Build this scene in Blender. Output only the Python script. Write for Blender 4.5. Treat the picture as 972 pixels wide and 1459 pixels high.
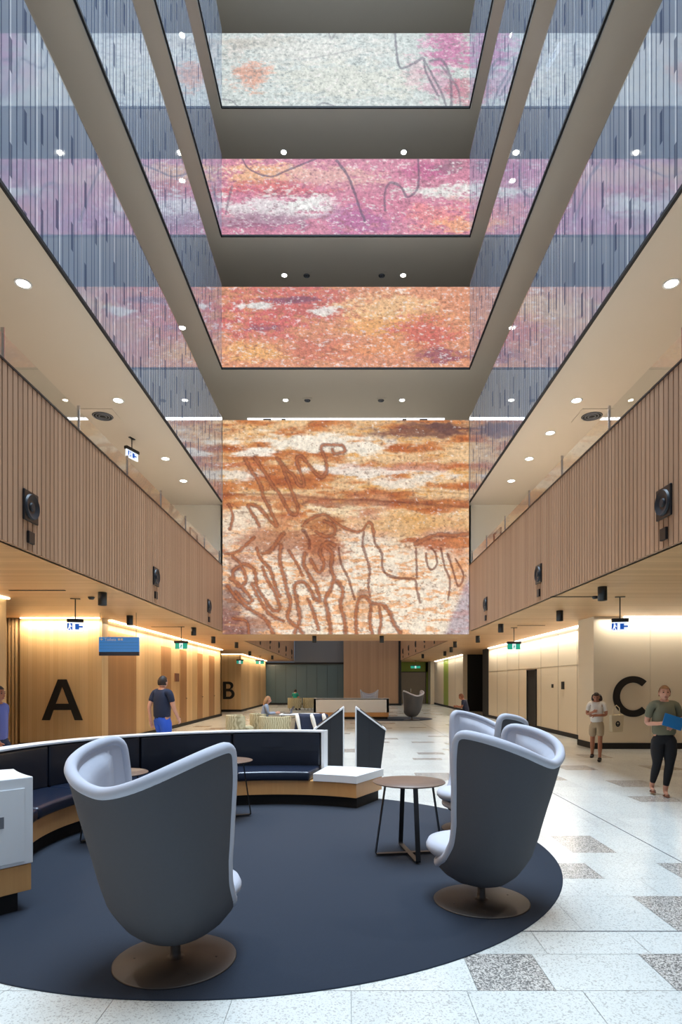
import bpy, bmesh, math, random
import numpy as np
from mathutils import Vector, Matrix
random.seed(7); rng = np.random.default_rng(11)
for o in list(bpy.data.objects): bpy.data.objects.remove(o)
scn = bpy.context.scene; COL = scn.collection
PI = math.pi; R = math.radians

# ------------------------------------------------------------------ camera
FPX, VU, VV, EYE = 855.0, 495.0, 973.0, 1.65
cd = bpy.data.cameras.new('camera'); cam = bpy.data.objects.new('camera', cd); COL.objects.link(cam)
cd.sensor_fit = 'VERTICAL'; cd.sensor_height = 36.0; cd.lens = 36.0*FPX/1459
cd.shift_x = -(VU-486)/1459; cd.shift_y = (VV-729.5)/1459
cd.clip_start = 0.05; cd.clip_end = 300
cam.location = (0, 0, EYE); cam.rotation_euler = (PI/2, 0, 0); scn.camera = cam

# ------------------------------------------------------------------ world, exposure
w = bpy.data.worlds.new('world'); scn.world = w; w.use_nodes = True
w.node_tree.nodes['Background'].inputs[0].default_value = (0.62, 0.76, 1.0, 1)
w.node_tree.nodes['Background'].inputs[1].default_value = 0.3
scn.view_settings.view_transform = 'Standard'; scn.view_settings.look = 'None'
scn.view_settings.gamma = 1; scn.view_settings.use_curve_mapping = False
scn.view_settings.exposure = 0.0

def area(name, loc, rot, sx, sy, power, col, spread=PI):
    l = bpy.data.lights.new(name, 'AREA'); l.shape = 'RECTANGLE'; l.size = sx; l.size_y = sy
    l.energy = power; l.color = col; l.spread = spread
    o = bpy.data.objects.new(name, l); COL.objects.link(o); o.location = loc; o.rotation_euler = rot; return o
# daylight through the rooflight over the atrium; second void: fill light added under its ceiling
area('rooflight', (0, 8.5, 26.5), (0, 0, 0), 8, 21, 3900, (0.68, 0.84, 1.0), R(95))
area('far_void_fill', (0, 34, 9.0), (0, 0, 0), 7, 18, 420, (0.86, 0.93, 1.0))
WARM = (1.0, 0.80, 0.56); NEUT = (1.0, 0.92, 0.80)
# cove lights along the tops of the side walls
area('cove_left', (-6.12, 22.8, 3.22), (0, R(-12), 0), 0.08, 14.0, 270, WARM)
area('cove_left_front', (-7.3, 15.12, 3.22), (R(12), 0, 0), 2.1, 0.08, 55, WARM)
area('cove_left_near', (-6.5, 6.0, 3.22), (0, R(-12), 0), 0.08, 11.0, 120, WARM)
area('cove_left_far', (-5.95, 39.5, 3.22), (0, R(-12), 0), 0.08, 10.0, 130, WARM)
area('cove_right', (6.57, 22.3, 3.22), (0, R(12), 0), 0.08, 12.4, 190, NEUT)
area('cove_right_front', (8.3, 14.82, 3.22), (R(12), 0, 0), 4.0, 0.08, 36, NEUT)
area('cove_right_far', (6.57, 40, 3.22), (0, R(12), 0), 0.08, 10.0, 70, NEUT)

# ------------------------------------------------------------------ materials
def new_mat(name):
    m = bpy.data.materials.new(name); m.use_nodes = True
    nt = m.node_tree; b = nt.nodes['Principled BSDF']; return m, nt, b
def srgb(r, g, b):
    f = lambda c: (c/255/12.92) if c/255 <= .04045 else ((c/255+.055)/1.055)**2.4
    return (f(r), f(g), f(b), 1)
def N(nt, t, **k):
    n = nt.nodes.new(t)
    for a, v in k.items(): setattr(n, a, v)
    return n
def mth(nt, op, a, b=None, c=None):
    n = N(nt, 'ShaderNodeMath', operation=op)
    for i, x in enumerate((a, b, c)):
        if x is None: continue
        if isinstance(x, (int, float)): n.inputs[i].default_value = x
        else: nt.links.new(x, n.inputs[i])
    return n.outputs[0]
def mixc(nt, f, a, b, bt='MIX'):
    n = N(nt, 'ShaderNodeMix', data_type='RGBA', blend_type=bt)
    for i, x in ((0, f), (6, a), (7, b)):
        if isinstance(x, (int, float, tuple)): n.inputs[i].default_value = x
        else: nt.links.new(x, n.inputs[i])
    return n.outputs[2]
def plain(name, col, rough=.5, metal=0, bump=0, bscale=200, var=0, vscale=3, emit=None, estr=0, coat=0):
    m, nt, b = new_mat(name)
    b.inputs['Base Color'].default_value = col; b.inputs['Roughness'].default_value = rough
    b.inputs['Metallic'].default_value = metal
    if coat: b.inputs['Coat Weight'].default_value = coat
    tc = N(nt, 'ShaderNodeTexCoord')
    if var:
        nz = N(nt, 'ShaderNodeTexNoise'); nz.inputs['Scale'].default_value = vscale; nz.inputs['Detail'].default_value = 4
        nt.links.new(tc.outputs['Object'], nz.inputs['Vector'])
        d = tuple(c*(1-var) for c in col[:3])+(1,); l = tuple(min(1, c*(1+var)) for c in col[:3])+(1,)
        nt.links.new(mixc(nt, nz.outputs[0], d, l), b.inputs['Base Color'])
    if bump:
        nz = N(nt, 'ShaderNodeTexNoise'); nz.inputs['Scale'].default_value = bscale
        nt.links.new(tc.outputs['Object'], nz.inputs['Vector'])
        bp = N(nt, 'ShaderNodeBump'); bp.inputs['Strength'].default_value = bump; bp.inputs['Distance'].default_value = .003
        nt.links.new(nz.outputs[0], bp.inputs['Height']); nt.links.new(bp.outputs[0], b.inputs['Normal'])
    if emit:
        b.inputs['Emission Color'].default_value = emit; b.inputs['Emission Strength'].default_value = estr
    return m
def wood(name, c1, c2, mode='wall', pitch=.12, groove=.5, rough=.45, gw=.04, big=0):
    m, nt, b = new_mat(name)
    g = N(nt, 'ShaderNodeNewGeometry'); sp = N(nt, 'ShaderNodeSeparateXYZ'); nt.links.new(g.outputs['Position'], sp.inputs[0])
    x, y, z = sp.outputs
    c = mth(nt, 'ADD', x, y) if mode == 'wall' else (y if mode == 'ceil' else z)
    k = mth(nt, 'DIVIDE', c, pitch); idx = mth(nt, 'FLOOR', k); fr = mth(nt, 'FRACT', k)
    wn = N(nt, 'ShaderNodeTexWhiteNoise', noise_dimensions='1D'); nt.links.new(idx, wn.inputs['W'])
    nz = N(nt, 'ShaderNodeTexNoise'); nz.inputs['Scale'].default_value = 1; nz.inputs['Detail'].default_value = 5
    cb = N(nt, 'ShaderNodeCombineXYZ')
    if mode == 'wall':
        nt.links.new(mth(nt, 'MULTIPLY', c, 40), cb.inputs[0]); nt.links.new(mth(nt, 'MULTIPLY', z, 1.2), cb.inputs[1])
    elif mode == 'ceil':
        nt.links.new(mth(nt, 'MULTIPLY', y, 40), cb.inputs[0]); nt.links.new(mth(nt, 'MULTIPLY', x, 1.2), cb.inputs[1])
    else:
        nt.links.new(mth(nt, 'MULTIPLY', mth(nt, 'ADD', x, y), 30), cb.inputs[0]); nt.links.new(mth(nt, 'MULTIPLY', z, 3), cb.inputs[1])
    nt.links.new(wn.outputs[0], cb.inputs[2]); nt.links.new(cb.outputs[0], nz.inputs['Vector'])
    f = mth(nt, 'ADD', mth(nt, 'MULTIPLY', wn.outputs[0], .55), mth(nt, 'MULTIPLY', nz.outputs[0], .5))
    col = mixc(nt, f, c1, c2)
    if big:
        wn2 = N(nt, 'ShaderNodeTexWhiteNoise', noise_dimensions='1D')
        nt.links.new(mth(nt, 'FLOOR', mth(nt, 'DIVIDE', c, big)), wn2.inputs['W'])
        col = mixc(nt, mth(nt, 'MULTIPLY', wn2.outputs[0], .55), col, tuple(v*.55 for v in c1[:3])+(1,))
    if groove:
        gm = mth(nt, 'MULTIPLY', mth(nt, 'LESS_THAN', fr, gw), groove)
        col = mixc(nt, gm, col, (.02, .012, .006, 1))
    nt.links.new(col, b.inputs['Base Color']); b.inputs['Roughness'].default_value = rough
    return m
M = {}
M['oak'] = wood('oak_wall', srgb(206, 168, 118), srgb(230, 198, 150), 'wall', .11, .25, big=.95)
M['oak_ceil'] = wood('oak_ceiling', srgb(192, 146, 98), srgb(222, 180, 130), 'ceil', .14, .35)
M['oak_band'] = wood('oak_band', srgb(196, 140, 84), srgb(222, 172, 112), 'band', 5, 0, .35)
M['oak_dark'] = wood('oak_door', srgb(150, 108, 66), srgb(172, 128, 82), 'wall', .2, .3)
M['batten'] = wood('batten_wood', srgb(168, 130, 100), srgb(196, 156, 124), 'wall', .1, 0, .5)
M['walnut'] = wood('far_wood_panel', srgb(150, 118, 92), srgb(174, 140, 112), 'wall', .12, .35)
M['cream'] = plain('cream_panel', srgb(226, 214, 190), .35, var=.03, vscale=.8)
M['soffit'] = plain('painted_soffit', srgb(203, 192, 177), .6, var=.02, vscale=.5)
M['white_wall'] = plain('white_paint', srgb(236, 230, 216), .6)
M['grey_panel'] = plain('grey_panel', srgb(112, 116, 124), .4)
M['teal'] = plain('teal_panel', srgb(84, 104, 110), .25)
M['green'] = plain('green_panel', srgb(140, 160, 50), .5)
M['door_grey'] = plain('grey_door', srgb(128, 116, 98), .4)
M['black'] = plain('black_metal', srgb(20, 20, 22), .35)
M['blackmatte'] = plain('black_matte', srgb(12, 12, 13), .7)
M['white'] = plain('white_laminate', srgb(232, 236, 240), .3)
M['vinyl'] = plain('black_vinyl', srgb(20, 25, 38), .32, bump=.15, bscale=90, coat=.15)
M['vinyl_seat'] = plain('navy_vinyl', srgb(24, 33, 52), .3, bump=.15, bscale=90, coat=.2)
M['shell'] = plain('charcoal_fabric', srgb(74, 76, 82), .85, bump=.3, bscale=500, var=.05, vscale=60)
M['lining'] = plain('pale_grey_fabric', srgb(176, 180, 192), .8, bump=.25, bscale=500, var=.03, vscale=60)
M['bronze'] = plain('bronze_plate', srgb(76, 70, 66), .5, .5)
M['table_top'] = plain('brown_table_top', srgb(108, 88, 76), .4, var=.06, vscale=30)
M['carpet'] = plain('navy_carpet', srgb(32, 41, 55), .95, bump=.6, bscale=700, var=.22, vscale=160)
M['chrome'] = plain('chrome', (.6, .6, .62, 1), .2, 1)
M['letter'] = plain('letter_black', srgb(22, 18, 14), .5)
M['concrete'] = plain('dark_structure', srgb(60, 62, 68), .8)
M['kiosk'] = plain('kiosk_black', srgb(34, 38, 44), .5)
M['lens'] = plain('lamp_lens', (1, 1, 1, 1), .3, emit=(1, .93, .8, 1), estr=14)
M['strip_w'] = plain('warm_strip', (1, 1, 1, 1), .4, emit=(1, .86, .62, 1), estr=5)
M['strip_c'] = plain('neutral_strip', (1, 1, 1, 1), .4, emit=(1, .96, .9, 1), estr=4)
M['slot'] = plain('slot_light', (1, 1, 1, 1), .4, emit=(.86, .94, 1, 1), estr=1.6)
M['sign_face'] = plain('lit_sign_white', srgb(235, 242, 255), .4, emit=(.85, .93, 1, 1), estr=.8)
M['sign_blue'] = plain('sign_blue_mark', srgb(20, 90, 190), .4, emit=srgb(20, 90, 190), estr=.6)
M['sign_green'] = plain('lit_sign_green', srgb(20, 130, 110), .4, emit=srgb(20, 140, 120), estr=.9)
M['way_blue'] = plain('wayfinding_blue', srgb(48, 120, 190), .4, emit=srgb(48, 120, 190), estr=.55)  # glow put into the blue to brighten the otherwise unlit sign face
M['way_navy'] = plain('wayfinding_navy', srgb(14, 40, 74), .4)
M['skin'] = plain('skin', srgb(206, 150, 124), .55); M['skin2'] = plain('skin_tan', srgb(170, 112, 84), .55)
M['hair_d'] = plain('dark_hair', srgb(40, 26, 20), .6, bump=.5, bscale=120); M['hair_b'] = plain('blonde_hair', srgb(150, 106, 66), .6, bump=.5, bscale=120)
M['eye'] = plain('eye', srgb(30, 24, 22), .2); M['lip'] = plain('lip', srgb(160, 84, 78), .5)
def cloth(n, r, g, b): M[n] = plain(n, srgb(r, g, b), .85, bump=.3, bscale=40); return M[n]
for n, c in dict(navy=(30, 38, 62), blue=(40, 84, 190), olive=(112, 110, 88), blackc=(22, 22, 26), whitec=(228, 222, 212), khaki=(176, 158, 130), lilac=(96, 104, 170), greyc=(140, 148, 164), tealc=(30, 150, 130), shoe=(28, 26, 28), sandal=(110, 64, 44), bag=(222, 208, 176), brown=(110, 70, 50)).items(): cloth(n, *c)

def terrazzo(name, base, chips, dens):
    m, nt, b = new_mat(name)
    g = N(nt, 'ShaderNodeNewGeometry'); col = None
    at = N(nt, 'ShaderNodeAttribute', attribute_name='tone')
    v = N(nt, 'ShaderNodeTexVoronoi'); v.inputs['Scale'].default_value = 110; nt.links.new(g.outputs['Position'], v.inputs['Vector'])
    wn = N(nt, 'ShaderNodeSeparateColor'); nt.links.new(v.outputs['Color'], wn.inputs[0])
    msk = mth(nt, 'LESS_THAN', wn.outputs[0], dens)
    c = mixc(nt, msk, base, chips)
    v2 = N(nt, 'ShaderNodeTexVoronoi'); v2.inputs['Scale'].default_value = 170; nt.links.new(g.outputs['Position'], v2.inputs['Vector'])
    s2 = N(nt, 'ShaderNodeSeparateColor'); nt.links.new(v2.outputs['Color'], s2.inputs[0])
    c = mixc(nt, mth(nt, 'MULTIPLY', mth(nt, 'LESS_THAN', s2.outputs[1], dens*1.3), .6), c, chips)
    c = mixc(nt, 1.0, c, at.outputs['Color'], 'MULTIPLY')
    nt.links.new(c, b.inputs['Base Color']); b.inputs['Roughness'].default_value = .22
    b.inputs['Specular IOR Level'].default_value = .45
    return m
M['tile'] = terrazzo('pale_terrazzo', srgb(202, 205, 202), srgb(172, 173, 170), .12)
M['tile_grey'] = terrazzo('speckled_terrazzo', srgb(196, 192, 186), srgb(112, 110, 108), .36)
M['grout'] = plain('grout', srgb(140, 140, 136), .8)

def fabric_pattern():
    m, nt, b = new_mat('patterned_upholstery')
    tc = N(nt, 'ShaderNodeTexCoord'); wv = N(nt, 'ShaderNodeTexWave'); wv.inputs['Scale'].default_value = 6; wv.inputs['Distortion'].default_value = 6
    nt.links.new(tc.outputs['Object'], wv.inputs['Vector'])
    nt.links.new(mixc(nt, wv.outputs['Fac'], srgb(150, 138, 104), srgb(196, 186, 152)), b.inputs['Base Color'])
    b.inputs['Roughness'].default_value = .85; return m
M['pattern'] = fabric_pattern()

def glass_film():
    """thin balustrade glass with a printed pattern of vertical blue lines"""
    m, nt, b = new_mat('patterned_glass'); nt.nodes.remove(b)
    out = nt.nodes['Material Output']
    g = N(nt, 'ShaderNodeNewGeometry'); sp = N(nt, 'ShaderNodeSeparateXYZ'); nt.links.new(g.outputs['Position'], sp.inputs[0])
    y, z = sp.outputs[1], sp.outputs[2]
    def lines(pitch, wdt, seed):
        k = mth(nt, 'DIVIDE', mth(nt, 'ADD', y, seed), pitch); idx = mth(nt, 'FLOOR', k)
        wn = N(nt, 'ShaderNodeTexWhiteNoise', noise_dimensions='1D'); nt.links.new(idx, wn.inputs['W'])
        fr = mth(nt, 'FRACT', k); off = mth(nt, 'MULTIPLY', wn.outputs[0], .4)
        a = mth(nt, 'GREATER_THAN', fr, off); bb = mth(nt, 'LESS_THAN', fr, mth(nt, 'ADD', off, wdt))
        return mth(nt, 'MULTIPLY', a, bb), wn.outputs[0], idx
    l1, r1, i1 = lines(.15, .15, 0)
    l2, r2, i2 = lines(.41, .16, 3.3)
    zi = mth(nt, 'ADD', mth(nt, 'MULTIPLY', z, .8), mth(nt, 'MULTIPLY', r2, 7))
    l2 = mth(nt, 'MULTIPLY', l2, mth(nt, 'GREATER_THAN', mth(nt, 'FRACT', zi), .68))
    l3, r3, i3 = lines(.62, .06, 9.1)
    mk = mth(nt, 'MINIMUM', mth(nt, 'ADD', l1, l2), 1)
    df = N(nt, 'ShaderNodeBsdfDiffuse'); tr = N(nt, 'ShaderNodeBsdfTransparent'); gl = N(nt, 'ShaderNodeBsdfGlossy'); dk = N(nt, 'ShaderNodeBsdfDiffuse')
    gl.inputs['Roughness'].default_value = .03; gl.inputs['Color'].default_value = (.92, .96, 1, 1)
    tr.inputs['Color'].default_value = (.80, .87, .93, 1)
    nt.links.new(mixc(nt, l3, srgb(202, 216, 238), srgb(240, 245, 252)), df.inputs['Color']); dk.inputs['Color'].default_value = srgb(52, 64, 92)
    s1 = N(nt, 'ShaderNodeMixShader'); nt.links.new(mth(nt, 'ADD', mth(nt, 'MULTIPLY', l3, .3), .58), s1.inputs[0])
    nt.links.new(tr.outputs[0], s1.inputs[1]); nt.links.new(df.outputs[0], s1.inputs[2])
    fn = N(nt, 'ShaderNodeFresnel'); fn.inputs['IOR'].default_value = 1.6
    s2a = N(nt, 'ShaderNodeMixShader'); nt.links.new(mth(nt, 'MINIMUM', mth(nt, 'ADD', mth(nt, 'MULTIPLY', fn.outputs[0], 1.7), .06), .7), s2a.inputs[0])
    nt.links.new(s1.outputs[0], s2a.inputs[1]); nt.links.new(gl.outputs[0], s2a.inputs[2])
    s2 = N(nt, 'ShaderNodeMixShader'); nt.links.new(mth(nt, 'MULTIPLY', mk, .72), s2.inputs[0])
    nt.links.new(s2a.outputs[0], s2.inputs[1]); nt.links.new(dk.outputs[0], s2.inputs[2])
    s3 = N(nt, 'ShaderNodeMixShader'); t2 = N(nt, 'ShaderNodeBsdfTransparent')
    nt.links.new(g.outputs['Backfacing'], s3.inputs[0]); nt.links.new(s2.outputs[0], s3.inputs[1]); nt.links.new(t2.outputs[0], s3.inputs[2])
    nt.links.new(s3.outputs[0], out.inputs['Surface']); return m
M['film'] = glass_film()
def clear_glass():
    m, nt, b = new_mat('clear_glass'); nt.nodes.remove(b); out = nt.nodes['Material Output']
    tr = N(nt, 'ShaderNodeBsdfTransparent'); gl = N(nt, 'ShaderNodeBsdfGlossy'); gl.inputs['Roughness'].default_value = .01
    tr.inputs['Color'].default_value = (.93, .96, .96, 1)
    fn = N(nt, 'ShaderNodeFresnel'); fn.inputs['IOR'].default_value = 1.6
    s = N(nt, 'ShaderNodeMixShader'); nt.links.new(mth(nt, 'MULTIPLY', fn.outputs[0], 1.5), s.inputs[0]); nt.links.new(tr.outputs[0], s.inputs[1]); nt.links.new(gl.outputs[0], s.inputs[2])
    g = N(nt, 'ShaderNodeNewGeometry'); t2 = N(nt, 'ShaderNodeBsdfTransparent'); s3 = N(nt, 'ShaderNodeMixShader')
    nt.links.new(g.outputs['Backfacing'], s3.inputs[0]); nt.links.new(s.outputs[0], s3.inputs[1]); nt.links.new(t2.outputs[0], s3.inputs[2])
    nt.links.new(s3.outputs[0], out.inputs['Surface']); return m
M['glass'] = clear_glass()

# ------------------------------------------------------------------ mesh helpers
def box(bm, x0, x1, y0, y1, z0, z1, mi=0):
    v = [bm.verts.new(p) for p in ((x0,y0,z0),(x1,y0,z0),(x1,y1,z0),(x0,y1,z0),(x0,y0,z1),(x1,y0,z1),(x1,y1,z1),(x0,y1,z1))]
    for f in ((3,2,1,0),(4,5,6,7),(0,1,5,4),(1,2,6,5),(2,3,7,6),(3,0,4,7)):
        q = bm.faces.new([v[i] for i in f]); q.material_index = mi
def cyl(bm, p0, p1, r0, r1=None, n=20, caps=True, mi=0):
    r1 = r0 if r1 is None else r1; p0 = Vector(p0); p1 = Vector(p1); d = (p1-p0).normalized()
    a = d.orthogonal().normalized(); b = d.cross(a)
    A = []; B = []
    for i in range(n):
        t = 2*PI*i/n; u = a*math.cos(t)+b*math.sin(t); A.append(bm.verts.new(p0+u*r0)); B.append(bm.verts.new(p1+u*r1))
    for i in range(n):
        j = (i+1) % n; f = bm.faces.new((A[i], A[j], B[j], B[i])); f.smooth = True; f.material_index = mi
    if caps: 
        f = bm.faces.new(A[::-1]); f.material_index = mi; f = bm.faces.new(B); f.material_index = mi
def lathe(bm, prof, n=48, c=(0,0,0), sx=1, sy=1):
    rings = []
    for r, z in prof:
        if r < 1e-5: rings.append([bm.verts.new((c[0], c[1], c[2]+z))])
        else: rings.append([bm.verts.new((c[0]+sx*r*math.cos(2*PI*i/n), c[1]+sy*r*math.sin(2*PI*i/n), c[2]+z)) for i in range(n)])
    for a, b in zip(rings, rings[1:]):
        for i in range(n):
            j = (i+1) % n
            if len(a) == 1 and len(b) == 1: continue
            if len(a) == 1: f = bm.faces.new((a[0], b[j], b[i]))
            elif len(b) == 1: f = bm.faces.new((a[i], a[j], b[0]))
            else: f = bm.faces.new((a[i], a[j], b[j], b[i]))
            f.smooth = True
def tube(bm, pts, r, n=10, closed=False):
    pts = [Vector(p) for p in pts]; L = len(pts); rings = []; prev = None
    for i, p in enumerate(pts):
        if closed: t = pts[(i+1) % L]-pts[i-1]
        else: t = pts[min(i+1, L-1)]-pts[max(i-1, 0)]
        t.normalize()
        a = t.orthogonal().normalized() if prev is None else (prev-t*prev.dot(t)).normalized()
        prev = a; b = t.cross(a); rr = r[i] if hasattr(r, '__len__') else r
        rings.append([bm.verts.new(p+(a*math.cos(2*PI*k/n)+b*math.sin(2*PI*k/n))*rr) for k in range(n)])
    rg = list(zip(rings, rings[1:])) + ([(rings[-1], rings[0])] if closed else [])
    for A, B in rg:
        for k in range(n):
            j = (k+1) % n; f = bm.faces.new((A[k], A[j], B[j], B[k])); f.smooth = True
    if not closed: bm.faces.new(rings[0][::-1]); bm.faces.new(rings[-1])
def prism(bm, poly, axis, a0, a1, mi=0):
    """extrude 2-D polygon; axis 'y': poly=(x,z); axis 'z': poly=(x,y); axis 'x': poly=(y,z)"""
    def P(p, a): return (p[0], a, p[1]) if axis == 'y' else ((p[0], p[1], a) if axis == 'z' else (a, p[0], p[1]))
    A = [bm.verts.new(P(p, a0)) for p in poly]; B = [bm.verts.new(P(p, a1)) for p in poly]
    n = len(poly); bm.faces.new(A[::-1]).material_index = mi; bm.faces.new(B).material_index = mi
    for i in range(n):
        j = (i+1) % n; bm.faces.new((A[i], A[j], B[j], B[i])).material_index = mi
def arcbox(bm, r0, r1, z0, z1, a0, a1, cx=0, cy=0, n=None):
    n = n or max(2, int(abs(a1-a0)/2.5)); S = []
    for i in range(n+1):
        t = R(a0+(a1-a0)*i/n); c, s = math.cos(t), math.sin(t)
        S.append([bm.verts.new((cx+r*c, cy+r*s, z)) for r, z in ((r0,z0),(r1,z0),(r1,z1),(r0,z1))])
    for A, B in zip(S, S[1:]):
        for k in range(4):
            j = (k+1) % 4; bm.faces.new((A[k], A[j], B[j], B[k]))
    bm.faces.new(S[0][::-1]); bm.faces.new(S[-1])
def obj(name, bm, mat, parent=None, bevel=0, seg=2, smooth=False, recalc=True):
    if recalc: bmesh.ops.recalc_face_normals(bm, faces=bm.faces)
    me = bpy.data.meshes.new(name); bm.to_mesh(me); bm.free()
    for m in (mat if isinstance(mat, (list, tuple)) else [mat]): me.materials.append(m)
    if smooth: me.polygons.foreach_set('use_smooth', [True]*len(me.polygons))
    o = bpy.data.objects.new(name, me); COL.objects.link(o)
    if parent: o.parent = parent
    if bevel:
        md = o.modifiers.new('bevel', 'BEVEL'); md.width = bevel; md.segments = seg; md.limit_method = 'ANGLE'; md.angle_limit = R(40)
        md.harden_normals = False
    return o
def thing(name, label, cat, loc=(0,0,0), rz=0, group=None):
    o = bpy.data.objects.new(name, None); COL.objects.link(o); o.location = loc; o.rotation_euler = (0, 0, rz)
    o.empty_display_size = .1; return tag(o, label, cat, group)
def tag(o, label, cat, group=None):
    o['label'] = label; o['category'] = cat
    if group: o['group'] = group
    return o
def dup(root, loc, rz, label, group=None, keep_rot=False):
    r = root.copy(); COL.objects.link(r); r.location = loc
    if not keep_rot: r.rotation_euler = (0, 0, rz)
    r['label'] = label
    if group: r['group'] = group
    for ch in list(root.children):
        c = ch.copy(); COL.objects.link(c); c.parent = r
        for g in list(ch.children):
            d = g.copy(); COL.objects.link(d); d.parent = c
    return r
def struct(name, bm, m, **k):
    o = obj(name, bm, m, **k); o['kind'] = 'structure'; return o
def sbox(name, m, *bs, **k):
    bm = bmesh.new()
    for b in bs: box(bm, *b)
    return struct(name, bm, m, **k)
def G(u, v): y = FPX*EYE/(v-VV); return ((u-VU)*y/FPX, y, 0)
def PX(u, v, y): return ((u-VU)*y/FPX, y, EYE+(VV-v)*y/FPX)

# ------------------------------------------------------------------ setting
XL, XR, YF = -4.0, 3.9, 19.2
ZC = 3.31
LV = [7.44, 11.71, 15.88, 20.0, 24.2]
# floor: rows of terrazzo tiles on a grout bed
rows = [.435, .335, .655, .415]
# rows near the camera whose speckled tiles are placed as seen (row index counted from the first row)
SPEC = {16: [(.70, 1.12), (1.77, 2.2)], 17: [(5.0, 5.4)], 18: [(2.2, 2.8), (4.1, 4.6)], 19: [(5.6, 6.0)], 20: [(1.62, 2.17), (2.83, 3.45)], 21: [(4.6, 5.2)], 22: [(2.19, 2.62), (3.9, 4.4)]}
def build_floor():
    V = []; F = []; MI = []; tone = []
    y = 3.217-1.84*4; k = 0
    while y < 50:
        h = rows[k % 4]; x = -13
        if k in SPEC or k < 16:
            xs = sorted(set([round(-13+.62*q, 3) for q in range(43)])) if k not in SPEC else None
            if xs is None:
                g0 = SPEC[k]; xs = []; q = -13
                edges = [e for gg in g0 for e in gg]
                xs = [-13]+[e for e in edges]
                q = edges[0]-.63
                while q > -13: xs.append(q); q -= .63
                q = edges[-1]+.63
                while q < 13: xs.append(q); q += .63
                for (a1, b1), (a2, b2) in zip(g0, g0[1:]):
                    if a2-b1 > .9: xs.append((b1+a2)/2)
                xs = sorted(xs)
            for a, b in zip(xs, xs[1:]):
                grey = k in SPEC and any(abs(a-g_[0]) < .01 for g_ in SPEC[k])
                i = len(V); g = .0016
                V += [(a+g, y+g, 0), (b-g, y+g, 0), (b-g, y+h-g, 0), (a+g, y+h-g, 0)]
                F.append((i, i+1, i+2, i+3)); MI.append(1 if grey else 0); t = random.uniform(.95, 1.02); tone += [t]*4
            y += h; k += 1; continue
        x = -13 + random.uniform(0, .6); lastg = 0
        wd = random.choice([.62, .62, .62, .42])
        while x < 13:
            wt = random.choice([.62, .62, .42])
            grey = (random.random() < .14) and not lastg and wt > .5
            lastg = grey
            i = len(V); g = .0016
            V += [(x+g, y+g, 0), (x+wt-g, y+g, 0), (x+wt-g, y+h-g, 0), (x+g, y+h-g, 0)]
            F.append((i, i+1, i+2, i+3)); MI.append(1 if grey else 0); t = random.uniform(.93, 1.03); tone += [t]*4
            x += wt
        y += h; k += 1
    i = len(V); V += [(-13, -5, -.004), (13, -5, -.004), (13, 50, -.004), (-13, 50, -.004)]; F.append((i, i+1, i+2, i+3)); MI.append(2); tone += [1]*4
    me = bpy.data.meshes.new('floor'); me.from_pydata(V, [], F)
    for n in ('tile', 'tile_grey', 'grout'): me.materials.append(M[n])
    me.polygons.foreach_set('material_index', MI)
    ca = me.color_attributes.new('tone', 'FLOAT_COLOR', 'CORNER')
    ca.data.foreach_set('color', np.array([[t, t, t*.99, 1] for t in tone], dtype=np.float32).ravel())
    o = bpy.data.objects.new('floor', me); COL.objects.link(o); o['kind'] = 'structure'
build_floor()
sbox('trim_1', M['concrete'], (-13, 13, 3.98, 3.99, 0, .0015), (3.075, 3.085, -3, 48, 0, .0015))

# ground storey ceiling (oak boards) and the balcony fascias of battens
sbox('ceiling', M['oak_ceil'], (-12, XL-.06, -1, 48, ZC, ZC+.2), (XR+.06, 12, -1, 48, ZC, ZC+.2), (XL-.06, XR+.06, YF+.25, 23.7, ZC, ZC+.2))
def battens(name, x, sgn, y0, y1, z0, z1):
    bm = bmesh.new(); box(bm, min(x, x-sgn*.05), max(x, x-sgn*.05), y0, y1, z0, z1, 1)
    y = y0
    while y < y1:
        box(bm, min(x, x+sgn*.045), max(x, x+sgn*.045), y+.012, y+.1, z0, z1-.002, 0); y += .112
    return struct(name, bm, [M['batten'], M['blackmatte']])
battens('wall_left_balcony_fascia', XL-.045, 1, -1, YF, ZC, 5.40)
battens('wall_right_balcony_fascia', XR+.045, -1, -1, YF, ZC, 5.40)
battens('wall_left_far_fascia', XL-.045, 1, 23.7, 45, ZC, 9)
battens('wall_right_far_fascia', XR+.045, -1, 23.7, 45, ZC, 9)
sbox('trim_2', M['black'], (XL-.12, XL+.01, -1, YF, 5.40, 5.425)); sbox('trim_3', M['black'], (XR-.01, XR+.12, -1, YF, 5.40, 5.425))
# storey slabs round the atrium: soffits painted beige
for i, z in enumerate(LV):
    t = 1.35
    sbox('ceiling_storey', M['soffit'], (-7.5, XL-.05, -1, 24, z, z+t), (XR+.05, 7.4, -1, 24, z, z+t), (XL-.05, XR+.05, YF-.03, 24, z, z+t))
sbox('ceiling_storey', M['soffit'], (-7.5, XL-.1, -1, 24, ZC+.2, 4.85), (XR+.1, 7.4, -1, 24, ZC+.2, 4.85), (XL-.1, XR+.1, YF+.3, 24, ZC+.2, 4.85))
sbox('wall_upper_left', M['soffit'], (-7.7, -7.5, -1, 24.2, 3.6, 25.5)); sbox('wall_upper_right', M['soffit'], (7.4, 7.6, -1, 24.2, 3.6, 25.5))
sbox('wall_upper_back', M['soffit'], (-7.5, 7.4, 24, 24.2, ZC+.2, 25.5))
sbox('wall_balcony_end', M['white_wall'], (-7.5, XL-.12, YF+.3, YF+.5, 4.85, LV[0])); sbox('wall_balcony_end', M['white_wall'], (XR+.12, 7.4, YF+.3, YF+.5, 4.85, LV[0]))
# second void beyond: high walls and roof
sbox('ceiling_far', M['white_wall'], (-4.2, 4.1, 23.7, 46, 9.05, 9.2))

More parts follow.
